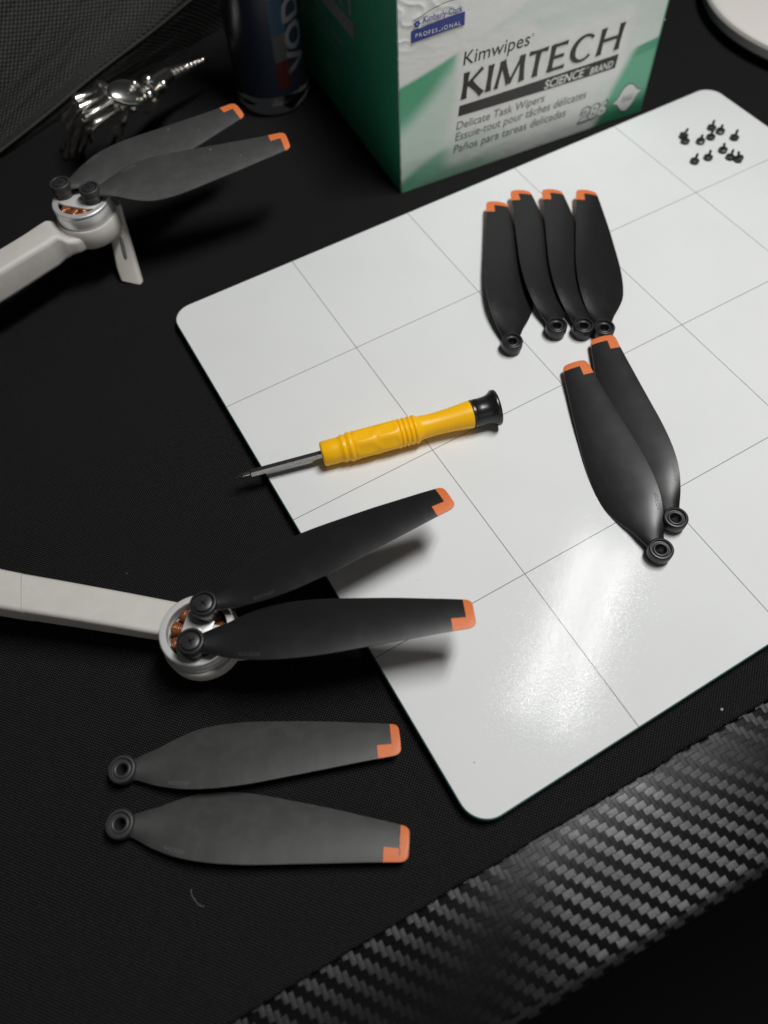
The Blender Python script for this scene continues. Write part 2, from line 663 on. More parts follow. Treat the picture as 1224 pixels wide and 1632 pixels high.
def smooth_interp(tab, x):
    """Catmull-Rom through the table"""
    n = len(tab)
    if x <= tab[0][0]:
        return tab[0][1]
    for i in range(n - 1):
        if x <= tab[i + 1][0]:
            x0, y0 = tab[max(i - 1, 0)]
            x1, y1 = tab[i]
            x2, y2 = tab[i + 1]
            x3, y3 = tab[min(i + 2, n - 1)]
            m1 = (y2 - y0) / (x2 - x0) if x2 > x0 else 0
            m2 = (y3 - y1) / (x3 - x1) if x3 > x1 else 0
            h = x2 - x1
            t = (x - x1) / h
            return ((2 * t**3 - 3 * t**2 + 1) * y1 + (t**3 - 2 * t**2 + t) * h * m1
                    + (-2 * t**3 + 3 * t**2) * y2 + (t**3 - t**2) * h * m2)
    return tab[-1][1]

def text_mesh(txt, x0, y0, x1, y1, shear=0.0, offset=0.0, z=0.0, space=1.0):
    """flat letters fitted into the rectangle; returns verts, faces in mm"""
    cu = bpy.data.curves.new('txt', 'FONT')
    cu.body = txt
    cu.size = 1.0
    cu.shear = 0.0
    cu.offset = offset
    cu.space_character = space
    cu.resolution_u = 3
    ob = bpy.data.objects.new('txt', cu)
    COL.objects.link(ob)
    dg = bpy.context.evaluated_depsgraph_get()
    dg.update()
    me = bpy.data.meshes.new_from_object(ob.evaluated_get(dg))
    v = [p.co.copy() for p in me.vertices]
    f = [tuple(p.vertices) for p in me.polygons]
    bpy.data.objects.remove(ob)
    bpy.data.curves.remove(cu)
    bpy.data.meshes.remove(me)
    ax, bx = min(p.x for p in v), max(p.x for p in v)
    ay, by = min(p.y for p in v), max(p.y for p in v)
    out = []
    for p in v:
        yy = (p.y - ay) / (by - ay) * (y1 - y0)
        xx = (p.x - ax) / (bx - ax) * (x1 - x0) + shear * yy
        out.append((x0 + xx, y0 + yy, z))
    return out, f

# ------------------------------------------------------------------ the setting
def struct(o):
    o['kind'] = 'structure'
    return o

Z_MAT = -4.0
Z_DESK = -8.0

# floor far below the desk
v, f = prism([(-3000, -3000), (3000, -3000), (3000, 3000), (-3000, 3000)], -760, -750)
struct(mesh_obj('floor', v, f, M['floor'], angle=0))

# desk: carbon-patterned top with a rounded front edge
def desk():
    prof = []                                        # (y, z) front edge outwards
    y0, top, th, r = 0.0, Z_DESK, 22.0, 3.5
    prof.append((900, top))
    prof.append((y0 + r + 60, top))
    for k in range(0, 9):
        a = math.pi / 2 * k / 8
        prof.append((y0 + r - r * math.sin(a), top - r + r * math.cos(a)))
    for k in range(0, 7):
        a = math.pi / 2 * k / 6
        prof.append((y0 + r - r * math.cos(a), top - th + r - r * math.sin(a)))
    prof.append((900, top - th))
    xs = [-700, -300, -150, -75, 0, 75, 150, 300, 900]
    v, f, us = [], [], []
    s = 0
    arc = [0.0]
    for a, b in zip(prof, prof[1:]):
        s += math.hypot(b[0] - a[0], b[1] - a[1])
        arc.append(s)
    n = len(prof)
    for x in xs:
        for (y, z), q in zip(prof, arc):
            v.append((x, y, z))
            us.append((x * MM, -q * MM))
    for i in range(len(xs) - 1):
        for k in range(n - 1):
            f.append((i * n + k, i * n + k + 1, (i + 1) * n + k + 1, (i + 1) * n + k))
    f.append(tuple(range(n)))
    f.append(tuple(range((len(xs) - 1) * n, len(xs) * n)))
    me = bpy.data.meshes.new('desk')
    me.from_pydata([Vector(p) * MM for p in v], [], f)
    uvl = me.uv_layers.new(name='UVMap')
    for lp in me.loops:
        uvl.data[lp.index].uv = us[lp.vertex_index]
    bm = bmesh.new()
    bm.from_mesh(me)
    bmesh.ops.recalc_face_normals(bm, faces=bm.faces)
    bm.to_mesh(me)
    bm.free()
    o = finish('desk', me, M['carbon'], None, (6.4, -195.6, 0), 50)
    o.rotation_euler = (0, 0, math.radians(-3.3))
    return struct(o)
desk()

# soft black desk mat with a cut, slightly ragged front edge
def desk_mat():
    v, f = [], []
    xs = [-600 + 1500 * k / 1500 for k in range(1501)]
    def edge(x):
        return 0.42 * mnoise.noise(Vector((x * 0.8, 0, 0))) + 0.45 * mnoise.noise(Vector((x * 0.09, 5, 0)))
    prof = [(700, Z_MAT), (12, Z_MAT), (1.2, Z_MAT), (0.5, Z_MAT - 0.15), (0.1, Z_MAT - 0.55), (0, Z_MAT - 1.2), (0.1, Z_DESK + 0.02)]
    n = len(prof)
    for x in xs:
        e = edge(x)
        for k, (y, z) in enumerate(prof):
            yy = y + (e if k >= 2 else 0)
            v.append((x, yy, z))
    for i in range(len(xs) - 1):
        for k in range(n - 1):
            f.append((i * n + k, i * n + k + 1, (i + 1) * n + k + 1, (i + 1) * n + k))
    o = mesh_obj('desk_mat', v, f, M['mat'], None, (-41.8, -160.9, 0), 60)
    o.rotation_euler = (0, 0, math.radians(-1.95))
    return o
tag(desk_mat(), 'black woven cloth desk mat covering the desk', 'desk mat')

# ------------------------------------------------------------------ white board with grid
board = thing('glass_board', 'white glass dry-erase board with thin grey grid lines', 'whiteboard', (0, 0, 0))
poly = round_rect(-50.0, -152.7, 205.2, 51.2, 7.5, 14)
v, f = bevel_prism(poly, -3.4, 0.0, 0.35, 3)
nb = len(poly)
o = mesh_obj('panel', v, f, None, board, None, 30, mats=[M['board'], M['glass_edge']],
             fmat=[1] * (len(f) - 2) + [1, 0])
for x, y in ((-36, 38), (190, 38), (-36, -139), (190, -139)):
    v, f = lathe([(0, Z_MAT), (4, Z_MAT), (4, -3.42), (0, -3.42)], 24)
    mesh_obj('rubber_foot', [(p[0] + x, p[1] + y, p[2]) for p in v], f, M['rubber'], board)

# ------------------------------------------------------------------ propeller blades
A_TAB = [(2.0, 2.5), (4.0, 3.2), (6, 4.0), (8.6, 4.9), (11, 6.2), (14.6, 7.8), (18.4, 9.1), (23.7, 9.75), (30, 9.7), (36, 9.2),
         (43, 8.3), (51.4, 7.2), (62, 5.5), (66.1, 4.85), (69.9, 4.15), (70.8, 3.98), (71.4, 3.7), (71.8, 3.35), (72.05, 2.95), (72.2, 2.4)]
B_TAB = [(2.0, 2.5), (4.0, 3.0), (6, 3.8), (8.6, 4.8), (11, 5.5), (14.6, 6.4), (18.4, 7.0), (23.7, 7.4), (30, 7.4), (36, 7.1),
         (43, 6.5), (51.4, 5.8), (62, 4.9), (66.1, 4.6), (69.9, 4.35), (70.8, 4.2), (71.4, 3.9), (71.8, 3.55), (72.05, 3.15), (72.2, 2.6)]
TW_TAB = [(2.0, 0), (6, 5), (10, 11), (15, 15), (22, 16), (35, 13.5), (50, 11), (72.2, 8.5)]
TH_TAB = [(2.0, 2.6), (5, 2.2), (9, 1.6), (15, 1.2), (30, 0.95), (50, 0.8), (72.2, 0.65)]

def blade_point(x, t):
    a, b = smooth_interp(A_TAB, x), smooth_interp(B_TAB, x)
    y = -b + t * (a + b)
    tw = math.tan(math.radians(smooth_interp(TW_TAB, x)))
    th = smooth_interp(TH_TAB, x)
    u = 2 * t - 1
    camb = 0.04 * (a + b) * min(1, x / 16) * (1 - u * u) * 0.8
    edge = max(0.0, 1 - abs(u) ** 2.6)
    half = 0.5 * (0.36 + (th - 0.36) * edge)
    zc = -tw * y + camb + 0.016 * x
    return y, zc + half, zc - half

BX = [2.0, 3.0, 4.2, 6, 7.5, 9, 10.5, 12.5, 14.6, 16.5, 18.4, 20.5, 23.7, 27, 30, 33, 36, 40, 43, 47, 51.4, 55, 58.5, 62, 64.2, 66.1, 68,
      69.9, 70.4, 70.8, 71.1, 71.4, 71.6, 71.8, 71.95, 72.05, 72.14, 72.2]
BT = [0, .015, .05, .1, .17, .24, .30, .36, .44, .52, .60, .68, .76, .83, .9, .95, .985, 1]
TX, TX2, TT = 66.1, 69.9, 0.36

def blade_shell(mirror, want_tip):
    s = -1 if mirror else 1
    nx, nt = len(BX), len(BT)
    def is_tip(i, k):
        return BX[i] >= TX2 - 1e-6 or (BX[i] >= TX - 1e-6 and BT[k + 1] <= TT + 1e-6)
    cells = {(i, k) for i in range(nx - 1) for k in range(nt - 1) if is_tip(i, k) == want_tip}
    vid, v, f = {}, [], []
    def vert(i, k, side):
        key = (i, k, side)
        if key not in vid:
            y, zt, zb = blade_point(BX[i], BT[k])
            vid[key] = len(v)
            v.append((BX[i], s * y, zt if side else zb))
        return vid[key]
    for i, k in cells:
        for side in (1, 0):
            f.append(tuple(vert(*q, side) for q in ((i, k), (i + 1, k), (i + 1, k + 1), (i, k + 1))))
        for (di, dk), (p, q) in {(-1, 0): ((i, k), (i, k + 1)), (1, 0): ((i + 1, k), (i + 1, k + 1)),
                                 (0, -1): ((i, k), (i + 1, k)), (0, 1): ((i, k + 1), (i + 1, k + 1))}.items():
            if (i + di, k + dk) not in cells:
                f.append((vert(*p, 1), vert(*q, 1), vert(*q, 0), vert(*p, 0)))
    return v, f

def hub_shell():
    h = 2.4
    prof = [(1.26, -h), (2.97, -h), (3.19, -h + .25), (3.19, -0.9), (3.52, -0.6), (3.61, -0.3), (3.61, h - .4), (3.43, h - .1), (3.21, h),
            (2.88, h), (2.75, h - .15), (2.70, h - .7), (2.31, h - .75), (2.25, h - .45), (2.09, h - .35), (1.76, h - .35), (1.54, h - .5), (1.32, h - 1.3)]
    return closed_lathe(prof, 44)

def letter_mesh(mirror):
    """the tiny moulded characters near the root of a blade"""
    s = -1 if mirror else 1
    v, f = text_mesh('6030F', 0, 0, 5.6, 1.15, 0.1)
    out = []
    for x, y, z in v:
        X = 12.2 + x
        # written along the raised edge
        a, b = smooth_interp(A_TAB, X), smooth_interp(B_TAB, X)
        yy = (-b + 0.75 + y)
        t = (yy + b) / (a + b)
        _, zt, _ = blade_point(X, t)
        out.append((X, s * yy, zt + 0.05))
    return out, f

BLADE_MESH = {}
def blade_parts(mirror, worn):
    key = (mirror, worn)
    if key in BLADE_MESH:
        return BLADE_MESH[key]
    w = '_worn' if worn else ''
    out = []
    for nm, (v, f), mat, ang in (('blade', blade_shell(mirror, False), M['blade' + w], 38),
                                 ('orange_tip', blade_shell(mirror, True), M['tip' + w], 38),
                                 ('hub_ring', hub_shell(), M['hub' + w], 35),
                                 ('moulded_mark', letter_mesh(mirror), M['mark_glint'] if worn else M['hub_worn'], 0)):
        ob = mesh_obj(nm, v, f, mat, None, None, ang)
        me = ob.data
        bpy.data.objects.remove(ob)
        out.append((nm, me))
    BLADE_MESH[key] = out
    return out

def put(name, me, parent):
    o = bpy.data.objects.new(name, me)
    COL.objects.link(o)
    o.parent = parent
    return o

def yaw(a, b):
    return math.atan2(b[1] - a[1], b[0] - a[0])

def loose_blade(hub, tip, mirror, worn, label, group, z, roll=0.0, pitch=0.0):
    t = thing('propeller_blade', label, 'propeller blade', (hub[0], hub[1], z),
              (roll, pitch, yaw(hub, tip)), group)
    for nm, me in blade_parts(mirror, worn):
        put(nm, me, t)
    return t

g1 = 'used blades lying on the black mat'
def sliver(parent, name, pts, w, mat):
    v, f = [], []
    for k, (x, yy) in enumerate(pts):
        a, b = smooth_interp(A_TAB, x), smooth_interp(B_TAB, x)
        d = w * (0.4 + 0.6 * math.sin(math.pi * (k + .5) / len(pts)))
        for q in (-d, d):
            y, zt, _ = blade_point(x, (yy + b) / (a + b))
            v.append((x + q, y, zt + 0.04))
    for k in range(len(pts) - 1):
        f.append((2 * k, 2 * k + 1, 2 * k + 3, 2 * k + 2))
    return mesh_obj(name, v, f, mat, parent, None, 0)
wb = loose_blade((-120.7, -94.5, -0.5), (-55.3, -123.5, -1.5), False, True,
                 'worn grey propeller blade on the black mat, the upper of the pair', g1, Z_MAT + 2.43)
sliver(wb, 'nick', [(64.0, -4.2), (64.4, -4.0), (65.0, -3.9), (65.7, -3.95)], .22, M['ink'])
wb = loose_blade((-125.7, -106.8, -0.5), (-66.0, -146.3, -1.5), False, True,
                 'worn grey propeller blade on the black mat with cracked orange tip, nearest the front', g1, Z_MAT + 2.43)
sliver(wb, 'crack', [(69.75, 3.6), (69.85, 2.4), (69.7, 1.2), (69.8, 0), (69.75, -1.0), (70.05, -1.9), (70.0, -2.9)], .13, M['ink'])
g2 = 'two new blades lying on the board'
loose_blade((36.0, -116.4, 5.1), (56.1, -50.4, 4.5), False, False,
            'dark propeller blade lying over its neighbour beside the glare on the board', g2, 2.43)
loose_blade((46.3, -110.6, 5.1), (70.4, -46.9, 4.5), False, False,
            'dark propeller blade on the board partly hidden under another, tip touching the row of four', g2, 2.43)
g3 = 'row of four new blades on the board'
for h, t, lb in (((45.0, -29.1, 5.1), (77.9, 28.2, 4.0), 'black propeller blade set apart at the left end of the row of four'),
                 ((61.9, -31.2, 5.1), (90.1, 29.0, 4.0), 'black propeller blade second from the left in the row of four'),
                 ((69.6, -36.1, 5.1), (100.2, 22.5, 4.0), 'black propeller blade third from the left in the row of four'),
                 ((75.0, -40.5, 5.1), (110.9, 15.6, 4.0), 'black propeller blade at the right end of the row of four, its wide edge uncovered')):
    loose_blade(h, t, True, False, lb, g3, 2.43)

# ------------------------------------------------------------------ drone (two of its arms reach into the picture)
drone = thing('drone', 'pale grey folding drone with two arms, silver motors and black propellers', 'drone', (-190, 10, Z_MAT))
DO = Vector((-190, 10, Z_MAT))

def d_obj(name, v, f, mat, parent=drone, angle=40):
    """verts given in world mm; stored relative to the drone"""
    return mesh_obj(name, [Vector(p) - DO for p in v], f, mat, parent, None, angle)

def motor(c, z_top, bar_dir, hinges, n_coil=9):
    c = Vector((c[0], c[1], 0))
    m = Matrix.Translation(Vector((c.x, c.y, z_top)))
    # bell: rim ring and skirt
    prof = [(8.2, 0.0), (8.05, -0.15), (8.0, -1.2), (8.9, -1.4), (9.2, -5.6), (9.9, -5.6), (10.0, -5.3), (10.0, -1.5), (9.92, -1.35), (9.92, -1.15),
            (10.0, -1.0), (10.0, -0.35), (9.7, -0.02), (9.4, 0)]
    v, f = closed_lathe(prof, 72)
    bell = d_obj('motor_bell', [m @ Vector(p) for p in v], f, M['bell'], drone, 30)
    # hub plate: a bar between the two hinges, a tab to the rim, an axle pin
    mb = MB()
    ang = math.atan2(bar_dir[1], bar_dir[0])
    rz = Matrix.Rotation(ang, 4, 'Z')
    v, f = bevel_prism([(-8.6, -2.6), (-4.5, -3.9), (4.5, -3.9), (8.6, -2.6), (8.6, 2.6), (4.5, 3.9), (-4.5, 3.9), (-8.6, 2.6)], -1.25, -0.3, 0.15, 2)
    mb.xf(m @ rz, v, f)
    v, f = bevel_prism([(-2.0, 0), (2.0, 0), (2.4, -8.4), (-2.4, -8.4)], -1.2, -0.33, 0.12, 2)
    mb.xf(m @ rz @ Matrix.Rotation(math.radians(180 if False else 0), 4, 'Z'), v, f)
    pl = mb.build('hub_plate', M['plate'], None, None, 30)
    pl.data.transform(Matrix.Translation(-DO * MM))
    pl.parent = bell
    v, f = lathe([(0, 0.0), (1.15, 0.0), (1.3, -0.12), (1.3, -0.6), (0, -0.6)], 24)
    ax = d_obj('axle', [m @ Vector(p) for p in v], f, M['plate'], bell)
    # hinge posts
    for h in hinges:
        v, f = lathe([(0, z_top - 0.9), (3.15, z_top - 0.9), (3.15, z_top + 1.0), (0, z_top + 1.0)], 28)
        d_obj('hinge_boss', [(p[0] + h[0], p[1] + h[1], p[2]) for p in v], f, M['hub'], bell)
    # stator with copper coils
    v, f = lathe([(0, -5.4), (7.9, -5.4), (7.9, -4.6), (2.8, -4.4), (2.8, -1.6), (0, -1.6)], 36)
    st = d_obj('stator', [m @ Vector(p) for p in v], f, M['dark_metal'])
    for k in range(n_coil):
        a = 2 * math.pi * k / n_coil + 0.35
        v, f = tube([(2.8, 0, 0), (3.4, 0, 0), (4.6, 0, 0), (5.8, 0, 0), (6.6, 0, 0), (7.3, 0, 0)], [0.8, 1.3, 1.6, 1.85, 1.95, 1.3], 16)
        mm = m @ Matrix.Translation((0, 0, -2.5)) @ Matrix.Rotation(a, 4, 'Z')
        co = mesh_obj('coil', v, f, M['copper'], st)
        co.matrix_local = Matrix.Translation((Vector((c.x, c.y, z_top)) - DO) * MM) @ Matrix.Translation((0, 0, -2.5 * MM)) @ Matrix.Rotation(a, 4, 'Z')
    return bell

def fit_blade(hub, tip, mirror, z, worn=False, label=None):
    parts = blade_parts(mirror, worn)
    b = put('propeller', parts[0][1], drone)
    length = math.hypot(tip[0] - hub[0], tip[1] - hub[1])
    b.location = (Vector((hub[0], hub[1], z)) - DO) * MM
    b.rotation_euler = (0, 0, yaw(hub, tip))
    for nm, me in parts[1:]:
        put(nm, me, b)
    # screw in the hub: low cap, its cross recess drawn by dark bars
    mb = MB()
    v, f = lathe([(0, 1.4), (2.35, 1.4), (2.42, 1.95), (2.35, 2.28), (2.1, 2.42), (0.5, 2.45), (0, 2.45)], 32)
    mb.add(v, f)
    sc = mb.build('screw', M['screw'], b)
    mb = MB()
    for a in (0.4, 0.4 + math.pi / 2):
        v, f = prism([(-1.25, -.26), (1.25, -.26), (1.25, .26), (-1.25, .26)], 2.2, 2.5)
        mb.xf(Matrix.Rotation(a, 4, 'Z'), v, f)
    # raised bars, coloured dark for the shade inside a cross recess
    mb.build('cross_shade', M['floor'], b, None, 0)
    if label:
        b['label'] = label
    return b

def arm_loft(rows, name, n=6):
    """rows: (far_edge, near_edge, z_top, height, bevel) -> rounded box section, lofted"""
    v, f = [], []
    m = None
    for far, near, zt, h, bv in rows:
        a, b = Vector((far[0], far[1], 0)), Vector((near[0], near[1], 0))
        w = (b - a).length
        u = (b - a).normalized()
        sec = round_rect(0, 0, w, h, min(bv, h * .45, w * .45), n)
        m = len(sec)
        for s, z in sec:
            p = a + u * s
            v.append((p.x, p.y, zt - h + z))
    for i in range(len(rows) - 1):
        for k in range(m):
            f.append((i * m + k, i * m + (k + 1) % m, (i + 1) * m + (k + 1) % m, (i + 1) * m + k))
    f.append(tuple(range(m)))
    f.append(tuple(range((len(rows) - 1) * m, len(rows) * m)))
    return d_obj(name, v, f, M['arm'], drone, 50)

# near arm -----------------------------------------------------------
NC = (-88.1, -75.7, 14.5)
H1, H2 = (-83.4, -72.7, 21.0), (-90.3, -80.7, 21.0)
bell = motor(NC, 14.5, (H1[0] - H2[0], H1[1] - H2[1]), (H1, H2))
fit_blade(H1, (-15.1, -77.4, 20.5), False, 18.1)
fit_blade(H2, (-24.3, -110.4, 20.5), False, 18.1)
# housing under the bell
v, f = lathe([(0, 8.7), (9.3, 8.7), (10.6, 8.5), (10.8, 8.1), (10.7, 4.4), (9.9, 2.4), (8.6, 1.6), (0, 1.6)], 64)
d_obj('motor_housing', [(p[0] + NC[0], p[1] + NC[1], p[2]) for p in v], f, M['arm'])
v, f = bevel_prism([(0, -5.5), (14.5, -4.8), (16, -2.5), (16, 2.5), (14.5, 4.8), (0, 5.5)], 2.4, 7.0, 0.8, 3)
m = Matrix.Translation(Vector((NC[0], NC[1], 0))) @ Matrix.Rotation(math.radians(-28), 4, 'Z')
d_obj('foot_bump', [m @ Vector(p) for p in v], f, M['arm'])
fe = [(-89.5, -63.4, 10.5), (-100.9, -54.0, 12.0), (-114.6, -42.6, 13.5), (-123.7, -35.1, 14.5)]
ne = [(-97.6, -69.7, 10.5), (-106.0, -63.2, 12.0), (-118.1, -53.6, 13.5), (-127.0, -46.6, 14.5)]
arm_loft([(fe[0], ne[0], 10.1, 6.6, 1.3), (fe[1], ne[1], 11.9, 7.2, 1.3), (fe[2], ne[2], 13.5, 7.8, 1.4), (fe[3], ne[3], 14.5, 8.2, 1.5)], 'arm')
fe2 = [(-123.8, -35.0, 14.6), (-128.3, -31.1, 15.2), (-144.2, -13.0, 17.0), (-173.6, 17.5, 20.0)]
ne2 = [(-127.1, -46.7, 14.6), (-131.6, -43.1, 15.2), (-147.8, -29.6, 17.0), (-176.5, -4.1, 20.0)]
arm_loft([(fe2[0], ne2[0], 14.62, 8.3, 1.5), (fe2[1], ne2[1], 15.15, 8.6, 1.6), (fe2[2], ne2[2], 17, 11, 2.5), (fe2[3], ne2[3], 20, 14, 2.5)], 'arm_sleeve')

# far arm ------------------------------------------------------------
FC = (-60.4, 90.0, 27.5)
H3, H4 = (-64.2, 95.7, 32.4), (-56.2, 87.3, 32.4)
motor(FC, 27.5, (H3[0] - H4[0], H3[1] - H4[1]), (H3, H4))
fit_blade(H3, (3.6, 100.7, 32.0), True, 30.0, True)
fit_blade(H4, (13.4, 74.4, 32.0), True, 30.0, True)
v, f = lathe([(0, 21.7), (9.3, 21.7), (10.5, 21.5), (10.8, 21.1), (10.7, 15.1), (9.6, 13.5), (7.5, 12.7), (0, 12.7)], 64)
d_obj('motor_housing', [(p[0] + FC[0], p[1] + FC[1], p[2]) for p in v], f, M['arm'])
# neck that steps down from the arm to the motor housing, then the arm itself
arm_loft([((-63.8, 91.9, 19.5), (-64.5, 81.2, 19.5), 19.6, 5.8, 1.8), ((-67.3, 92.9, 19.5), (-67.9, 80.3, 19.5), 19.6, 6.0, 1.8),
          ((-70.1, 93.5, 19.8), (-70.1, 80.9, 19.8), 19.9, 6.4, 1.8), ((-71.7, 93.8, 20.8), (-71.5, 81.1, 20.8), 20.9, 7.6, 1.9),
          ((-73.1, 93.3, 22.3), (-72.4, 81.2, 22.3), 22.4, 9.6, 2.0), ((-74.6, 93.3, 23.0), (-73.8, 81.8, 23.0), 23, 10.8, 2.0), ((-77.2, 92.5, 23.0), (-77.1, 80.5, 23.0), 23, 11.2, 2.0),
          ((-83.3, 90.2, 23.0), (-84.5, 78.5, 23.0), 23, 11.4, 2.0), ((-92.2, 87.5, 23.0), (-95.6, 75.3, 23.0), 23, 11.6, 2.0),
          ((-121.9, 82.0, 23.0), (-125.0, 67.8, 23.0), 23, 11.8, 2.0), ((-163.6, 75.2, 23.0), (-165.9, 58.5, 23.0), 23, 12, 2.0)], 'arm')
# landing leg behind the motor, with a dark strip in place of a long recess
leg_top = Vector((-52.5, 98, 20))
leg_bot = Vector((-55.5, 77.5, Z_MAT))
def landing_leg():
    T = [Vector(p) for p in ((-53.4, 93.3, 19.0), (-47.3, 92.7, 19.0))]
    Bt = [Vector(p) for p in ((-59.4, 81.9, -2.5), (-52.5, 76.3, -4.0))]
    up = []
    n = 14
    v, f = [], []
    rows = 12
    for i in range(rows + 1):
        k = i / rows
        a = T[0].lerp(Bt[0], k)
        b = T[1].lerp(Bt[1], k)
        if k > 0.85:
            a = a + (b - a) * (k - .85) * 0.6
        u = (b - a)
        w = u.length
        u.normalize()
        nrm = Vector((u.y, -u.x, 0)).normalized()
        sec = round_rect(0, -1.7, w, 1.7, 1.3, 4)
        for s, d in sec:
            p = a + u * s - nrm * d
            v.append(tuple(p))
    m = len(sec)
    for i in range(rows):
        for q in range(m):
            f.append((i * m + q, i * m + (q + 1) % m, (i + 1) * m + (q + 1) % m, (i + 1) * m + q))
    f.append(tuple(range(m)))
    f.append(tuple(range(rows * m, (rows + 1) * m)))
    lg = d_obj('landing_leg', v, f, M['arm'], drone, 50)
    # raised strip, coloured dark for the shade in a long recess
    a = T[0].lerp(Bt[0], 0.38).lerp(T[1].lerp(Bt[1], 0.38), 0.5)
    b = T[0].lerp(Bt[0], 0.72).lerp(T[1].lerp(Bt[1], 0.72), 0.5)
    u = (T[1] - T[0]).normalized()
    nrm = Vector((u.y, -u.x, 0)).normalized()
    a, b = a + nrm * 1.25, b + nrm * 1.25
    v, f = tube([a.lerp(b, k / 8) for k in range(9)], [0.3, .8, .9, .9, .9, .9, .9, .8, .3], 10)
    d_obj('groove_shade', v, f, M['ink_soft'], lg)
landing_leg()

# the body the arms unfold from, beyond the left edge of the picture
v, f = bevel_prism(round_rect(-275, -75, -205, 75, 16, 8), 8, 46, 9, 5)
d_obj('body', v, f, M['arm'])

# ------------------------------------------------------------------ screwdriver
def screwdriver():
    a = Vector((-59.6, -29.8, 3.6))
    b = Vector((23.3, -50.7, 5.9))
    axis = (b - a).normalized()
    Ltot = (b - a).length
    t = thing('screwdriver', 'small precision screwdriver with yellow ribbed handle and black cap', 'screwdriver', a)
    m = frame_to(axis)
    def part(name, prof, mat, n=36, parent=t, ang=40, fn=None):
        v, f = lathe(prof, n)
        if fn:
            v = [fn(p) for p in v]
        return mesh_obj(name, [m @ Vector(p) for p in v], f, mat, parent, None, ang)
    h0 = (Vector((-32.1, -36.6, 5.0)) - a).dot(axis)
    h1 = (Vector((15.4, -49.6, 6.5)) - a).dot(axis)
    k = (h1 - h0) / 57.0
    def H(x):
        return h0 + x * k
    # shaft: hexagonal, then the ground tip
    part('shaft', [(0, 5.2), (1.2, 5.3), (1.38, 5.7), (1.38, h0 + 1), (0, h0 + 1)], M['steel'], 6, t, 20)
    part('bit', [(0, 0.0), (0.18, 0.05), (0.45, 1.6), (0.85, 2.6), (0.95, 3.2), (0.95, 5.4), (0, 5.4)], M['steel'], 20)
    prof = [(0, 0), (3.6, 0), (4.25, .25), (4.5, .8), (4.55, 5), (4.5, 6.2), (4.6, 7.2), (4.95, 7.8), (5.05, 8.4), (4.8, 9.0), (4.8, 9.5), (5.2, 10.1), (5.35, 10.8), (5.2, 11.6)]
    # two sets of flats cut into the grip
    for q in range(0, 25):
        x = 11.8 + q * 0.72
        prof.append((5.0 + 0.42 * abs(math.sin(math.pi * (x - 11.8) / 8.7)) ** 0.4, x))
    for r0 in range(4):
        x = 29.6 + r0 * 1.75
        prof += [(4.75, x - .45), (5.15, x), (5.2, x + .45), (5.1, x + .85)]
    prof += [(4.45, 36.6), (4.2, 38.5), (4.05, 41.5), (4.1, 45), (4.3, 49), (4.7, 53), (4.95, 56), (4.98, 56.7), (4.6, 57.0), (0, 57.0)]
    def flats(p):
        x, y, z = p
        zz = (z - h0) / k
        if 11.8 < zz < 29.0:
            loc = (zz - 11.8) % 8.7
            if 1.2 < loc < 7.5:
                ang = math.atan2(y, x)
                r = math.hypot(x, y)
                step = math.pi / 3
                d = (ang % step) - step / 2
                r2 = min(r, 4.42 / math.cos(d))
                return (r2 * math.cos(ang), r2 * math.sin(ang), z)
        return p
    part('handle', [(r * .89, H(z)) for r, z in prof], M['yellow'], 72, t, 45, flats)
    c0 = h1
    part('cap', [(0, c0 + .02), (4.15, c0 + .02), (4.5, c0 + .2), (4.5, c0 + .9), (4.35, c0 + 1.0), (4.5, c0 + 1.25), (4.45, c0 + 3), (4.5, c0 + 4.6), (4.75, c0 + 5.9),
                 (5.3, c0 + 6.9), (5.75, c0 + 7.3), (5.85, c0 + 7.6), (5.85, c0 + 8.3), (5.65, c0 + 8.6), (5.2, c0 + 8.65), (4.9, c0 + 8.4), (0, c0 + 8.3)], M['cap'], 56, t, 35)
    return t
screwdriver()

# ------------------------------------------------------------------ loose screws
SCREWS = [((171.0, 29.4, 1.0), 'small black screw at the left edge of the scatter, touching the one in front', (.25, -.2)),
          ((169.6, 26.5, 0.6), 'small black screw at the left edge of the scatter, in front of its touching neighbour', (.0, .05)),
          ((174.7, 23.0, 0.6), 'small black screw standing alone between the left touching pair and the middle trio', (.05, .1)),
          ((184.6, 27.5, 0.6), 'small black screw farthest back in the scatter', (.0, .1)),
          ((185.9, 23.7, 0.6), 'small black screw just right of the farthest back one', (-.05, .1)),
          ((180.1, 22.9, 0.6), 'small black screw just in front of the farthest back one', (.05, .05)),
          ((187.7, 17.4, 0.6), 'small black screw alone at the right, nearest the corner of the board', (.0, .18)),
          ((178.3, 13.7, 0.6), 'small black screw at the upper left of the trio nearest the right grid line', (.05, .1)),
          ((177.6, 8.8, 0.6), 'small black screw in the middle of the front right trio', (.0, .12)),
          ((179.5, 5.8, 0.8), 'small black screw at the right end of the front right trio, leaning over', (.1, .35)),
          ((170.2, 13.4, 0.6), 'small black screw standing alone at the front, right of the frontmost', (.0, .08)),
          ((164.1, 14.5, 0.6), 'small black screw standing alone, frontmost at the left', (.05, .12))]
v, f = lathe([(0, 0), (1.35, 0), (1.75, .2), (1.85, .6), (1.75, 1.05), (1.3, 1.3), (0.6, 1.35), (0.52, 1.6), (0.5, 2.0), (0.56, 2.15), (0.5, 2.3), (0.56, 2.45),
              (0.5, 2.6), (0.56, 2.75), (0.5, 2.9), (0.56, 3.05), (0.5, 3.2), (0.4, 3.6), (0, 3.65)], 24)
ob = mesh_obj('head_and_shank', v, f, M['screw'], None, None, 40)
screw_me = ob.data
bpy.data.objects.remove(ob)
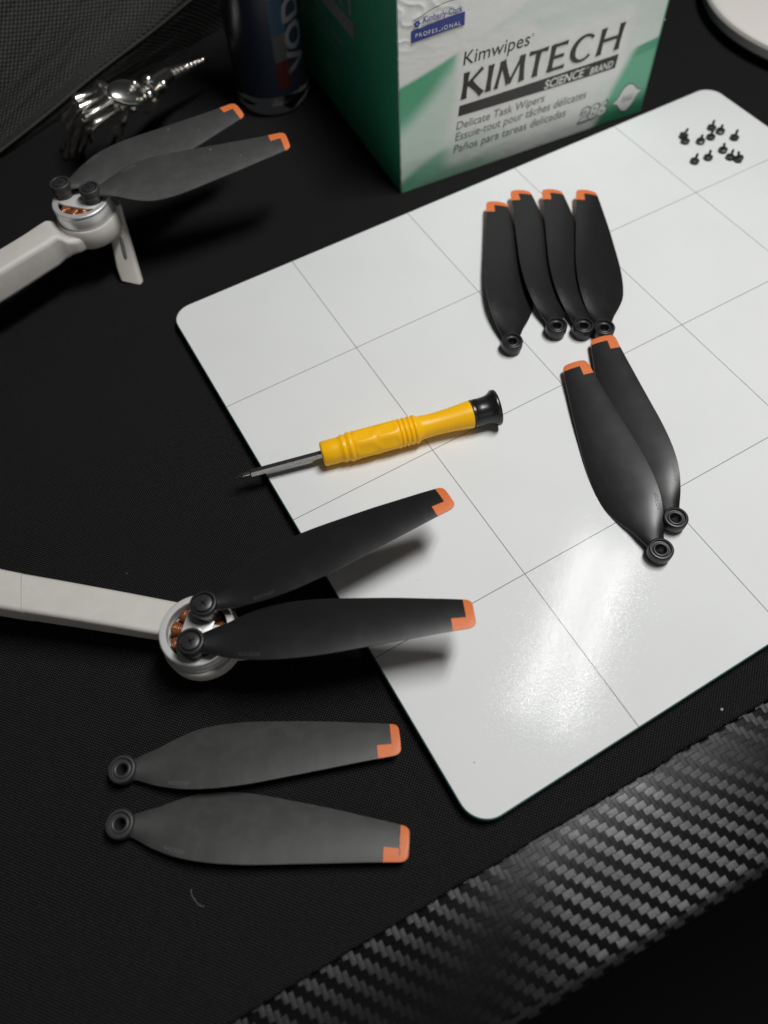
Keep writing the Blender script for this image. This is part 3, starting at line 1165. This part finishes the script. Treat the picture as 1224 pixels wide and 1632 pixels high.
for p, lb, tl in SCREWS:
    o = bpy.data.objects.new('small_screw', screw_me)
    COL.objects.link(o)
    dz = 1.5 * math.sin(math.hypot(*tl))
    o.location = Vector((p[0], p[1], 0.02 + dz)) * MM
    o.rotation_euler = (tl[0], tl[1], random.random() * 6)
    tag(o, lb, 'screw', 'loose black screws on the board')

# ------------------------------------------------------------------ tissue box
def tissue_box():
    B0 = Vector((57.1, 66.4, -4.0))
    B1 = Vector((173.3, 57.1, -4.0))
    Wd = (B1 - B0).length
    Hh, Dd = 77.0, 118.0
    t = thing('wipes_box', 'green and white cardboard box of laboratory wipes standing behind the board', 'tissue box', B0, (0, 0, math.atan2(B1.y - B0.y, B1.x - B0.x)))
    # local axes: x along the front, y to the back, z up
    v, f = bevel_prism(round_rect(0, 0.35, Wd, Dd, 0.8, 3), 0.0, Hh, 0.5, 2)
    mesh_obj('carton', v, f, M['card_green'], t, None, 30)
    # printed front face: a fine sheet that bulges very slightly, colours are the print itself
    def sm(a, b, x):
        k = max(0.0, min(1.0, (x - a) / (b - a)))
        return k * k * (3 - 2 * k)
    def lerp(p, q, k):
        return tuple(i + (j - i) * k for i, j in zip(p, q))
    white = (0.88, 0.88, 0.855)
    pale = (0.62, 0.76, 0.67)
    mint = (0.30, 0.62, 0.44)
    green = (0.10, 0.42, 0.235)
    deep = (0.03, 0.23, 0.12)
    def colour(s, h):
        up = 44.0 + (s - 1.3) * 0.24 + 0.0019 * s * s           # white above this line
        lo = 28.5 + s * 0.66 + 0.010 * s * s                     # swoosh fades below this one
        c = pale
        c = lerp(c, white, sm(10, 45, s) * 0.6)
        # swoosh
        g = lerp(green, mint, sm(8, 55, s))
        k = sm(lo - 7, lo + 4, h)
        c = lerp(c, g, k)
        # mint loses itself towards the right
        c = lerp(c, lerp(pale, white, .55), sm(84, 114, s) * sm(28, 34, h))
        c = lerp(c, white, sm(up - 0.8, up + 1.2, h) * (1 - sm(58, 70, s)))
        # bottom left wedge
        wl = 6.0 + 0.62 * s - 0.0085 * s * s
        kk = sm(wl + 1.5, wl - 3.0, h) * (1 - sm(24, 62, s))
        c = lerp(c, lerp(green, (0.2, .46, .32), sm(0, 20, s)), kk * 0.9)
        c = lerp(c, white, 0.5 * sm(40, 80, s) * sm(30, 5, h) * (1 - sm(84, 92, s)))
        # white glow round the lettering
        dx = max(26 - s, 0, s - 97)
        b_t = 51.5 - (6.5 * sm(52, 60, s))
        dy = max(23.5 - h, 0, h - b_t)
        d = math.hypot(dx, dy)
        c = lerp(c, white, sm(5.0, 0.5, d) * 0.95)
        dx = max(25 - s, 0, s - 85)
        dy = max(9 - h, 0, h - 24)
        c = lerp(c, white, sm(9, 0.5, math.hypot(dx, dy)) * 0.6)
        # right green field with its curved left border
        bl = 90.2 + 0.30 * h + 0.004 * h * h
        top = 30.2 + max(0, s - 101) * 0.10
        k = sm(bl - 1.2, bl + 4.5, s) * sm(top + .5, top - .3, h)
        gg = lerp(deep, (0.15, 0.48, 0.30), sm(2, 13, h))
        gg = lerp(gg, (0.09, 0.38, 0.21), sm(top - 5 + (s - 101) * .02, top - 3, h))
        c = lerp(c, gg, k)
        # green edges of the panel
        c = lerp(c, deep, sm(Wd - 1.6, Wd - 0.6, s))
        c = lerp(c, deep, 0.5 * sm(1.6, 0.6, s) * sm(5, 0, h))
        return c
    def bul(s, h):
        b = 1.0 * max(0, math.sin(math.pi * s / Wd)) ** .6 * max(0, math.sin(math.pi * h / Hh)) ** .6
        k = max(0, 1 - math.hypot((s - 4) / 30, (h - 68) / 17))          # crumpled upper left corner
        ridge = 1 - abs(mnoise.noise(Vector((s * .16 + h * .07, h * .17, 3)))) * 2.2
        return b + k * 0.4 * max(0, ridge) ** 5
    nx, nz = 234, 168
    v, f, cols = [], [], []
    for j in range(nz + 1):
        for i in range(nx + 1):
            s, h = 0.3 + (Wd - .6) * i / nx, 0.3 + (Hh - .6) * j / nz
            v.append((s, 0.3 - bul(s, h), h))
            cols.append(colour(s, h))
    for j in range(nz):
        for i in range(nx):
            a = j * (nx + 1) + i
            f.append((a, a + 1, a + nx + 2, a + nx + 1))
    me = bpy.data.meshes.new('front_print')
    me.from_pydata([Vector(p) * MM for p in v], [], f)
    ca = me.color_attributes.new('print', 'FLOAT_COLOR', 'POINT')
    for i, c in enumerate(cols):
        ca.data[i].color = (c[0], c[1], c[2], 1)
    front = finish('front_print', me, M['card'], t, None, 60)

    def on_front(name, v, f, mat, lift=0.10):
        vv = [(x, 0.3 - bul(x, y) - lift - z, y) for x, y, z in v]
        return mesh_obj(name, vv, f, mat, front, None, 0)
    # heavy flared capitals, drawn stroke by stroke
    def stroke(mb, p, q, w, fl=1.35):
        p, q = Vector(p), Vector(q)
        d = (q - p).normalized()
        nrm = Vector((-d.y, d.x))
        rows = []
        for k in (0, .12, .3, .5, .7, .88, 1):
            ww = w * 0.5 * (1 + (fl - 1) * (abs(2 * k - 1) ** 3))
            c = p.lerp(q, k)
            rows.append((c + nrm * ww, c - nrm * ww))
        vv, ff = [], []
        for a, b in rows:
            vv += [(a.x, a.y, 0), (b.x, b.y, 0)]
        for i in range(len(rows) - 1):
            ff.append((2 * i, 2 * i + 1, 2 * i + 3, 2 * i + 2))
        mb.add(vv, ff)
    def capitals(x0, y0, x1, y1, shear):
        """the seven capitals of the brand line, fitted between x0..x1"""
        mb = MB()
        hgt = 10.0
        x = 0.0
        lift = 0
        def S_(p, q, w, fl=1.35):
            nonlocal lift
            n0 = len(mb.v)
            stroke(mb, p, q, w, fl)
            lift += 0.004
            for i in range(n0, len(mb.v)):
                mb.v[i] = (mb.v[i][0], mb.v[i][1], lift)
        # K
        S_((.9, 0), (.9, 10), 1.95); S_((1.2, 4.7), (7.3, 10), 1.15); S_((2.7, 5.8), (8.4, 0), 1.95)
        # I
        S_((10.9, 0), (10.9, 10), 1.95)
        # M
        S_((14.2, 0), (15.5, 10), 1.4); S_((15.5, 10), (19.6, .6), 1.95); S_((19.6, .6), (23.7, 10), 1.15); S_((23.7, 10), (25, 0), 1.95)
        # T
        S_((30.6, 0), (30.6, 9.6), 1.95); S_((26.6, 9.5), (34.6, 9.5), 1.15, 1.5)
        # E
        S_((37, 0), (37, 10), 1.95); S_((36.6, 9.5), (43, 9.5), 1.15, 1.4); S_((36.8, 5.1), (42.2, 5.1), 1.25, 1.15); S_((36.6, .5), (43.4, .5), 1.15, 1.4)
        # C
        n0 = len(mb.v)
        lift += .004
        arc = []
        for q in range(0, 33):
            a = math.radians(42 + 276 * q / 32)
            w = 1.25 + 1.1 * max(0, -math.cos(a)) ** 0.8 + 0.25 * (1 if q in (0, 32) else 0)
            cx, cy = 50.6, 5.0
            arc.append(((cx + (5.6 - w) * math.cos(a), cy + (5.2 - w * .75) * math.sin(a), lift), (cx + 5.6 * math.cos(a), cy + 5.2 * math.sin(a), lift)))
        vv, ff = [], []
        for a, b in arc:
            vv += [a, b]
        for i in range(len(arc) - 1):
            ff.append((2 * i, 2 * i + 1, 2 * i + 3, 2 * i + 2))
        mb.add(vv, ff)
        # H
        S_((58.7, 0), (58.7, 10), 1.95); S_((66.8, 0), (66.8, 10), 1.95); S_((58.4, 5.2), (67, 5.2), 1.15, 1.1)
        sx, sy = (x1 - x0) / 67.7, (y1 - y0) / 10.0
        mb.v = [(x0 + a * sx + shear * b * sy, y0 + b * sy, c) for a, b, c in mb.v]
        return mb
    mb = capitals(25.6, 32.6, 95.4, 42.5, 0.10)
    on_front('capital_lettering', mb.v, mb.f, M['ink'], 0.12)
    v, f = text_mesh('Kimwipes', 25.6, 43.9, 53.0, 50.2, 0.10)
    on_front('script_lettering', v, f, M['ink'], 0.10)
    v, f = text_mesh('\u00ae', 53.9, 48.4, 54.9, 49.4)
    on_front('registered_mark', v, f, M['ink_soft'])
    # bar
    nseg = 24
    v, f = [], []
    for q in range(nseg + 1):
        s = 24.6 + (96.2 - 24.6) * q / nseg
        v += [(s, 24.9 + 1.3 * (1 - q / nseg), 0), (s + .35, 30.35, 0)]
    for q in range(nseg):
        f.append((2 * q, 2 * q + 2, 2 * q + 3, 2 * q + 1))
    on_front('title_bar', v, f, M['ink'], 0.08)
    v, f = text_mesh('SCIENCE', 62.6, 25.9, 80.6, 29.5, 0.12, 0.02)
    on_front('bar_lettering', v, f, M['ink_white'], 0.16)
    v, f = text_mesh('BRAND', 83.8, 25.7, 94.6, 28.5, 0.12, 0.02)
    on_front('bar_lettering', v, f, M['ink_white'], 0.16)
    v, f = text_mesh('TM', 81.3, 28.6, 83.0, 29.4)
    on_front('trade_mark', v, f, M['ink_white'], 0.16)
    for txt, y, x0, x1, hh in (('Delicate Task Wipers', 20.2, 24.0, 63.4, 4.3), ('Essuie-tout pour t\u00e2ches d\u00e9licates', 15.4, 23.7, 84.0, 4.6),
                               ('Pa\u00f1os para tareas delicadas', 10.2, 23.2, 75.2, 4.6)):
        v, f = text_mesh(txt, x0, y - .5, x1, y - .5 + hh, 0.12)
        on_front('language_line', v, f, M['ink_soft'], 0.10)
    v, f = text_mesh('286', 82.5, 4.6, 96.7, 12.2, 0.16, 0.09)
    on_front('count_outline', v, f, M['ink_shadow'], 0.10)
    v, f = text_mesh('286', 83.2, 5.3, 96.0, 11.5, 0.16, 0.035)
    on_front('count_number', v, f, M['ink_white'], 0.14)
    # wavy wipe sheet symbol
    def sheet(gr):
        n = 12
        c = [(99.3, 8.6), (105.6, 15.2), (113.6, 10.9), (107.2, 3.4)]
        cx = sum(p[0] for p in c) / 4
        cy = sum(p[1] for p in c) / 4
        pts = []
        for k in range(4):
            a, b = Vector(c[k]), Vector(c[(k + 1) % 4])
            d = b - a
            nr = Vector((-d.y, d.x)).normalized()
            for q in range(n):
                u = q / n
                amp = 0.55 * math.sin(2 * math.pi * u) * (1 if k % 2 else -1)
                p = a.lerp(b, u) + nr * amp
                pts.append(((p.x - cx) * gr + cx, (p.y - cy) * gr + cy, 0))
        return pts, [tuple(range(len(pts)))]
    on_front('wipe_symbol_outline', *sheet(1.1), M['ink_shadow'], 0.08)
    on_front('wipe_symbol', *sheet(1.0), M['ink_white'], 0.11)
    for txt, y in (('286 COUNT', 9.7), ('WIPERS', 8.3)):
        v, f = text_mesh(txt, 103.8, y - .4, 109.6, y + .6, 0.1)
        on_front('wipe_symbol_text', v, f, M['ink_soft'], 0.15)
    # maker's mark at the upper left
    v, f = [], []
    for q in range(13):
        k = q / 12
        s = 5.0 + 20.5 * k
        v += [(s, 58.6 + 1.4 * math.sin(k * 1.7) * .55 + .2 * k, 0), (s, 62.4 + 1.5 * math.sin(k * 1.57), 0)]
    for q in range(12):
        f.append((2 * q, 2 * q + 2, 2 * q + 3, 2 * q + 1))
    on_front('badge_band', v, f, M['ink_blue'], 0.30)
    v, f = text_mesh('PROFESSIONAL', 6.6, 60.0, 24.0, 61.4, 0.0, 0.0, 0, 1.25)
    on_front('badge_band_text', v, f, M['ink_white'], 0.40)
    v, f = text_mesh('Kimberly-Clark', 9.4, 63.6, 24.4, 66.3, 0.05, 0.01)
    on_front('badge_text', v, f, M['ink_blue'], 0.40)
    mb = MB()
    for q in range(6):
        a = q * math.pi / 3
        mb.add(*[[(7.1 + .75 * math.cos(a) + .42 * math.cos(k * math.pi / 6), 64.5 + .75 * math.sin(a) + .42 * math.sin(k * math.pi / 6), 0.002 * q) for k in range(12)], [tuple(range(12))]])
    on_front('badge_emblem', mb.v, mb.f, M['ink_blue'], 0.40)
    mb = MB()
    arc = [(5.6 + 19 * k / 20, 65.6 + 3.0 * math.sin(math.pi * .62 * k / 20), 0) for k in range(21)]
    for a, b in zip(arc, arc[1:]):
        mb.add([(a[0], a[1], 0), (b[0], b[1], 0), (b[0], b[1] + .22, 0), (a[0], a[1] + .22, 0)], [(0, 1, 2, 3)])
    on_front('badge_arc', mb.v, mb.f, M['ink'], 0.40)

    # left side: the same title in pale ink on dark green, read towards the front corner
    side = MB()
    def on_left(name, v, f, mat, lift=0.08, x1=112.0):
        vv = [(-lift - z, x1 - x, y) for x, y, z in v]
        return mesh_obj(name, vv, f, mat, t, None, 0)
    mb = capitals(0.5, 50.3, 70.8, 60.2, 0.1)
    on_left('side_lettering', mb.v, mb.f, M['ink_pale'])
    on_left('side_bar', [(0, 43.0, 0), (71.6, 42.4, 0), (72, 48.6, 0), (.3, 48.6, 0)], [(0, 1, 2, 3)], M['ink_pale'], 0.06)
    for txt, y, x1 in (('Delicate Task Wipers', 38, 39), ('Essuie-tout pour t\u00e2ches d\u00e9licates', 33.2, 60), ('Pa\u00f1os para tareas delicadas', 28.4, 52)):
        v, f = text_mesh(txt, 0, y - .5, x1, y + 3.6, 0.1)
        on_left('side_language_line', v, f, M['ink_pale'])
    # worn card showing white along the front left corner
    for k in range(16):
        z = 3 + 70 * random.random()
        L_ = 0.4 + 1.6 * random.random() ** 2
        v, f = tube([(-.02, 0.2, z), (-.06, 0.12, z + L_ * .5), (-.02, .2, z + L_)], [.05, .16 + .1 * random.random(), .05], 6)
        side.add(v, f)
    v, f = tube([(-.02, 0.32, 1), (-.03, .3, 30), (-.02, .32, 55), (-.03, .3, 76)], .10, 6)
    side.add(v, f)
    side.build('worn_edge', M['ink_pale'], t)
    flecks = MB()
    for k in range(5):
        z = 20 + 55 * random.random()
        v, f = tube([(Wd + .05, .6, z), (Wd + .2, .5, z + .4), (Wd + .05, .6, z + .9)], [.05, .3, .05], 6)
        flecks.add(v, f)
    flecks.build('worn_edge', M['ink_pale'], t)
    # perforated opening slot on top
    v, f = prism(round_rect(Wd * .22, Dd * .3, Wd * .78, Dd * .7, 10, 6), Hh + .01, Hh + .12)
    mesh_obj('opening_slot', v, f, M['ink'], t, None, 0)
    return t
tissue_box()

# ------------------------------------------------------------------ bottle
def bottle():
    c = (42.5, 157.0, Z_MAT)
    t = thing('bottle', 'small clear bottle with a navy label standing left of the wipes box', 'bottle', c)
    r = 15.9
    prof = [(0, 1.6), (7, 1.2), (10.5, 0.5), (12.5, 0.02), (13.6, .05), (15.0, .9), (15.9, 2.4), (16.4, 3.6), (16.7, 4.8), (16.6, 5.8), (16.2, 6.5), (r, 7.0), (r, 70), (15.2, 76), (11, 83), (7.5, 88), (6.5, 92), (6.5, 104), (0, 104)]
    v, f = lathe(prof, 72)
    mesh_obj('body', v, f, M['clear'], t, None, 40)
    v, f = lathe([(0, 104.1), (7.6, 104.1), (7.8, 105), (7.8, 115), (7.2, 116), (0, 116)], 36)
    mesh_obj('cap', v, f, M['black_plastic'], t, None, 35)
    # label sleeve; direction to the camera is azimuth about -109 degrees
    def band(a0, a1, z0, z1, rr, n=40):
        v, f = [], []
        for k in range(n + 1):
            a = math.radians(a0 + (a1 - a0) * k / n)
            v += [(rr * math.cos(a), rr * math.sin(a), z0), (rr * math.cos(a), rr * math.sin(a), z1)]
        for k in range(n):
            f.append((2 * k, 2 * k + 2, 2 * k + 3, 2 * k + 1))
        return v, f
    lab = mesh_obj('label', *band(-260, 60, 9.0, 66, r + .08, 96), M['label'], t)
    mb = MB()
    rows = [(12.2, 30), (14.0, 24), (16.2, 34), (18.4, 26), (20.4, 30), (27.5, 10), (31.5, 14), (36.0, 18), (40.5, 30), (45.5, 34), (50.5, 36), (54, 30), (57.5, 34)]
    for z, wd in rows:
        mb.add(*band(-178, -178 + wd, z - .38, z + .38, r + .12, 14))
    mb.build('small_print', M['label_grey'], lab)
    mesh_obj('picture_white', *band(-100, -76, 48, 64, r + .12), M['flag_white'], lab)
    mesh_obj('picture_blue', *band(-100, -76, 34.5, 47.9, r + .12), M['flag_blue'], lab)
    mesh_obj('picture_grey', *band(-100, -76, 23.5, 34.4, r + .12), M['label_grey'], lab)
    mesh_obj('picture_red', *band(-100, -76, 12.0, 23.4, r + .12), M['flag_red'], lab)
    # big letters reading upwards
    def letters(txt, z0, z1, a0, a1):
        v, f = text_mesh(txt, z0, 0, z1, 1, 0.0, 0.03)
        b_ = bmesh.new()
        vs = [b_.verts.new(p) for p in v]
        for q in f:
            try:
                b_.faces.new([vs[i] for i in q])
            except ValueError:
                pass
        bmesh.ops.triangulate(b_, faces=b_.faces)
        for _ in range(2):
            bmesh.ops.subdivide_edges(b_, edges=b_.edges, cuts=1, use_grid_fill=True)
        b_.verts.index_update()
        v = [tuple(p.co) for p in b_.verts]
        f = [tuple(p.index for p in q.verts) for q in b_.faces]
        b_.free()
        vv = []
        for x, y, z in v:
            a = math.radians(a1 + (a0 - a1) * y)
            vv.append(((r + .16) * math.cos(a), (r + .16) * math.sin(a), x))
        return vv, f
    mesh_obj('label_lettering', *letters('VODKA', 17.0, 65.0, -80, -38), M['flag_white'], lab, None, 0)
    return t
bottle()

# ------------------------------------------------------------------ chrome skeleton hand
def skeleton_hand():
    base = Vector((-30, 175, Z_MAT))
    t = thing('skeleton_hand', 'shiny chrome skeleton hand standing on its fingertips', 'ornament', base)
    def rel(p):
        return Vector(p) - base
    def bone(a, b, r, knob=1.45, mb=None):
        a, b = rel(a), rel(b)
        L_ = (b - a).length
        prof = [(0, -r * .9), (r * knob * .7, -r * .7), (r * knob, 0), (r * knob * .85, r * .8), (r * .8, L_ * .3), (r * .72, L_ * .5), (r * .8, L_ * .7),
                (r * knob * .8, L_ - r * .8), (r * knob * .95, L_), (r * knob * .65, L_ + r * .7), (0, L_ + r * .9)]
        mb.add(*along(a, b, prof, 16))
    FINGERS = {
        'index': [(-28.8, 142.3, 23.0), (-42.2, 141.4, 20.0), (-44.2, 151.4, 10.0), (-47.0, 164.7, -2.6)],
        'middle': [(-31.5, 141.9, 27.0), (-42.9, 138.9, 25.0), (-45.8, 152.9, 12.0), (-50.4, 164.8, -2.6)],
        'ring': [(-31.9, 145.7, 28.0), (-42.5, 145.1, 26.0), (-47.6, 159.2, 12.0), (-53.2, 166.1, -2.6)],
        'little': [(-31.5, 150.5, 28.0), (-41.7, 151.6, 26.0), (-46.9, 165.1, 13.0), (-52.4, 172.9, -2.6)],
    }
    for nm, j in FINGERS.items():
        mb = MB()
        for k, (a, b) in enumerate(zip(j, j[1:])):
            bone(a, b, (1.8, 1.55, 1.35)[k], 1.55, mb)
        mb.build('finger', M['chrome'], t)
    th = [(-22.5, 143.1, 22.0), (-26.6, 147.5, 15.0), (-30.8, 152.9, 8.0), (-34.3, 162.8, -2.4)]
    mb = MB()
    for k, (a, b) in enumerate(zip(th, th[1:])):
        bone(a, b, (1.85, 1.6, 1.4)[k], 1.55, mb)
    mb.build('thumb', M['chrome'], t)
    # palm: metacarpals fanning from the wrist under a domed back plate
    mb = MB()
    w = Vector((-16.9, 148.1, 21.0))
    for j in FINGERS.values():
        bone(w.lerp(Vector(j[0]), .15), j[0], 1.8, 1.55, mb)
    mb.build('metacarpals', M['chrome'], t)
    c = rel(Vector((-23.3, 144.4, 26.0)))
    ax = (rel(FINGERS['middle'][0]) - rel(w)).normalized()
    sd = (rel(FINGERS['index'][0]) - rel(FINGERS['little'][0])).normalized()
    up = ax.cross(sd).normalized()
    if up.z < 0:
        up = -up
    v, f = [], []
    n1, n2 = 10, 28
    prof = [(math.sin(math.pi * k / n1), math.cos(math.pi * k / n1)) for k in range(n1 + 1)]
    vv, ff = lathe([(max(0, r), z) for r, z in prof], n2)
    vv = [c + ax * (p[0] * 9.2) + sd * (p[1] * (6.3 - 1.0 * p[0])) + up * (p[2] * 2.4) for p in vv]
    mesh_obj('palm_plate', vv, ff, M['chrome'], t, None, 60)
    # wrist cuff and forearm spike with rings
    a, b = rel((-16.2, 148.0, 20.0)), rel((-1.1, 163.4, 17.0))
    Lw = (b - a).length
    v, f = along(a, b, [(0, -3), (4.6, -2.6), (5.6, -1.4), (5.2, 0), (5.6, 1.2), (5.2, 2.2), (4.4, Lw * .45), (3.6, Lw * .75), (3.0, Lw), (0, Lw + .4)], 28)
    mesh_obj('wrist_cuff', v, f, M['chrome'], t)
    e = rel((21.1, 169.9, 15.0))
    Lf = (e - b).length
    prof = [(0, -1), (1.9, -.6)]
    for k in range(9):
        x = Lf * (k + .5) / 10.5
        r = 1.9 - 1.25 * k / 9
        prof += [(r, x - 1.0), (r * 1.35, x - .4), (r * 1.35, x + .4), (r, x + 1.0)]
    prof += [(.4, Lf * .95), (0, Lf)]
    v, f = along(b, e, prof, 16)
    mesh_obj('forearm_spike', v, f, M['chrome'], t)
    for p, s in (((238, 140), 2.2), ((262, 136), 1.9), ((217, 141), 1.6), ((240, 153), 2.1)):
        q = rel(HANDKNOB[p])
        v, f = lathe([(s * math.sin(math.pi * k / 10), s * math.cos(math.pi * k / 10)) for k in range(11)], 18)
        mesh_obj('knob', [Vector(p_) + q for p_ in v], f, M['chrome'], t, None, 80)
    return t
HANDKNOB = {(238, 140): (-12.2, 152.0, 24.0), (262, 136): (-7.2, 149.6, 22.0), (217, 141): (-19.3, 145.4, 28.0), (240, 153): (-15.8, 140.4, 25.0)}
for k in list(HANDKNOB):
    HANDKNOB[k] = Vector(HANDKNOB[k])
skeleton_hand()

# ------------------------------------------------------------------ woven carry case at the back left
def carry_case():
    P0 = Vector((-126.5, 168.1, -4.0))
    P1 = Vector((43.0, 221.8, -4.0))
    d = (P1 - P0)
    d.z = 0
    Lc = d.length
    t = thing('carry_case', 'black woven cloth carry case lying behind the skeleton hand', 'case', P0, (0, 0, math.atan2(d.y, d.x)))
    # local x along the front, y backwards, z up
    prof = [(0, 0.0), (-1.0, 4), (-3.5, 10), (-6, 17), (-7.5, 22), (-7, 25.5), (-4, 28), (4, 32), (20, 40), (45, 53), (80, 68), (120, 78), (150, 76), (170, 60), (176, 20), (170, 0)]
    # resample smoothly
    pts = []
    for (a, b) in zip(prof, prof[1:]):
        n = 6
        for k in range(n):
            pts.append((a[0] + (b[0] - a[0]) * k / n, a[1] + (b[1] - a[1]) * k / n))
    pts.append(prof[-1])
    nx = 60
    v, f, us = [], [], []
    m = len(pts)
    for i in range(nx + 1):
        x = -120 + (Lc + 150) * i / nx
        s = 0
        e = min(1.0, (nx - i) / 6.0)
        e = math.sqrt(max(0.0, 1 - (1 - e) ** 2)) * .35 + .65
        for k, (y, z) in enumerate(pts):
            if k:
                s += math.hypot(y - pts[k - 1][0], z - pts[k - 1][1])
            wob = 1.6 * mnoise.noise(Vector((x * .02, y * .03, z * .03))) * min(1, z / 12)
            g = max(0.16, min(1.9, (x - 60) / 130.0 + 0.25))           # the lid edge climbs to the right
            zz = z * (g + (1 - g) * max(0.0, min(1.0, (y - 20) / 130.0)))
            v.append((x, y * (1.0 if y > 0 else min(1.2, g)) + wob * min(1, g), max(0.0, zz * e + wob * .4)))
            us.append((x * MM, s * MM))
    for i in range(nx):
        for k in range(m - 1):
            f.append((i * m + k, i * m + k + 1, (i + 1) * m + k + 1, (i + 1) * m + k))
    f.append(tuple(range(m)))
    f.append(tuple(range(nx * m, (nx + 1) * m)))
    me = bpy.data.meshes.new('shell')
    me.from_pydata([Vector(p) * MM for p in v], [], f)
    uvl = me.uv_layers.new(name='UVMap')
    for lp in me.loops:
        uvl.data[lp.index].uv = us[lp.vertex_index]
    bm = bmesh.new()
    bm.from_mesh(me)
    bmesh.ops.recalc_face_normals(bm, faces=bm.faces)
    bm.to_mesh(me)
    bm.free()
    finish('shell', me, M['case'], t, None, 60)
    # piping along the front edge of the lid
    k0 = 26
    pp = []
    for i in range(nx + 1):
        q = v[i * m + k0]
        pp.append((q[0], q[1] - .4, q[2] + .2))
    vv, ff = tube(pp, 0.55, 8)
    mesh_obj('piping', vv, ff, M['piping'], t)
    return t
carry_case()

# thin steel rod added for the glint along the case piping
v, f = tube([(-58.4, 196.9, -3.2), (-44.2, 198.8, -3.2)], .55, 10)
tag(mesh_obj('glint_rod', v, f, M['steel']), 'thin bright rod added for the glint on the case piping, left of the skeleton hand', 'rod')

# ------------------------------------------------------------------ white disc at the upper right
def disc():
    t = thing('lamp_base', 'white round disc with a grey rim at the far right corner', 'lamp base', (305, 66.8, Z_MAT))
    v, f = lathe([(0, 0), (62.5, 0), (63, .5), (63, 3.4), (62.5, 3.8), (0, 3.8)], 96)
    mesh_obj('rubber_foot', v, f, M['rubber'], t)
    v, f = lathe([(0, 3.9), (66.5, 3.9), (68.2, 4.3), (68.9, 5.2), (69.0, 8.6), (68.6, 9.2), (0, 9.2)], 128)
    mesh_obj('rim', v, f, M['disc_rim'], t, None, 30)
    v, f = lathe([(0, 11.2), (40, 11.1), (66, 10.6), (67.4, 10.2), (68.0, 9.6), (68.0, 9.25), (0, 9.25)], 128)
    mesh_obj('top_plate', v, f, M['disc'], t, None, 30)
disc()

# ------------------------------------------------------------------ bits of dust on the mat
v, f = tube([(-116.6, -128.5, -4.0), (-116.9, -129.5, -3.9), (-116.8, -130.6, -3.8), (-116.5, -131.9, -3.9), (-116.0, -133.0, -3.8), (-115.2, -133.7, -3.9)], .035, 6)
tag(mesh_obj('lint_fibre', v, f, M['disc_rim']), 'thin curled lint fibre on the black mat in front of the worn blades', 'lint')
bm = bmesh.new()
bmesh.ops.create_icosphere(bm, subdivisions=2, radius=0.36)
vv = [(p.co.x * 1.3 * (1 + .3 * mnoise.noise(p.co * 2)), p.co.y * (1 + .3 * mnoise.noise(p.co * 3)), p.co.z * .7) for p in bm.verts]
ff = [tuple(q.index for q in p.verts) for p in bm.faces]
bm.free()
tag(mesh_obj('crumb', vv, ff, M['disc_rim'], None, (23.0, -159.5, -3.6)), 'pale crumb on the mat strip between the board and the carbon desk edge', 'crumb')
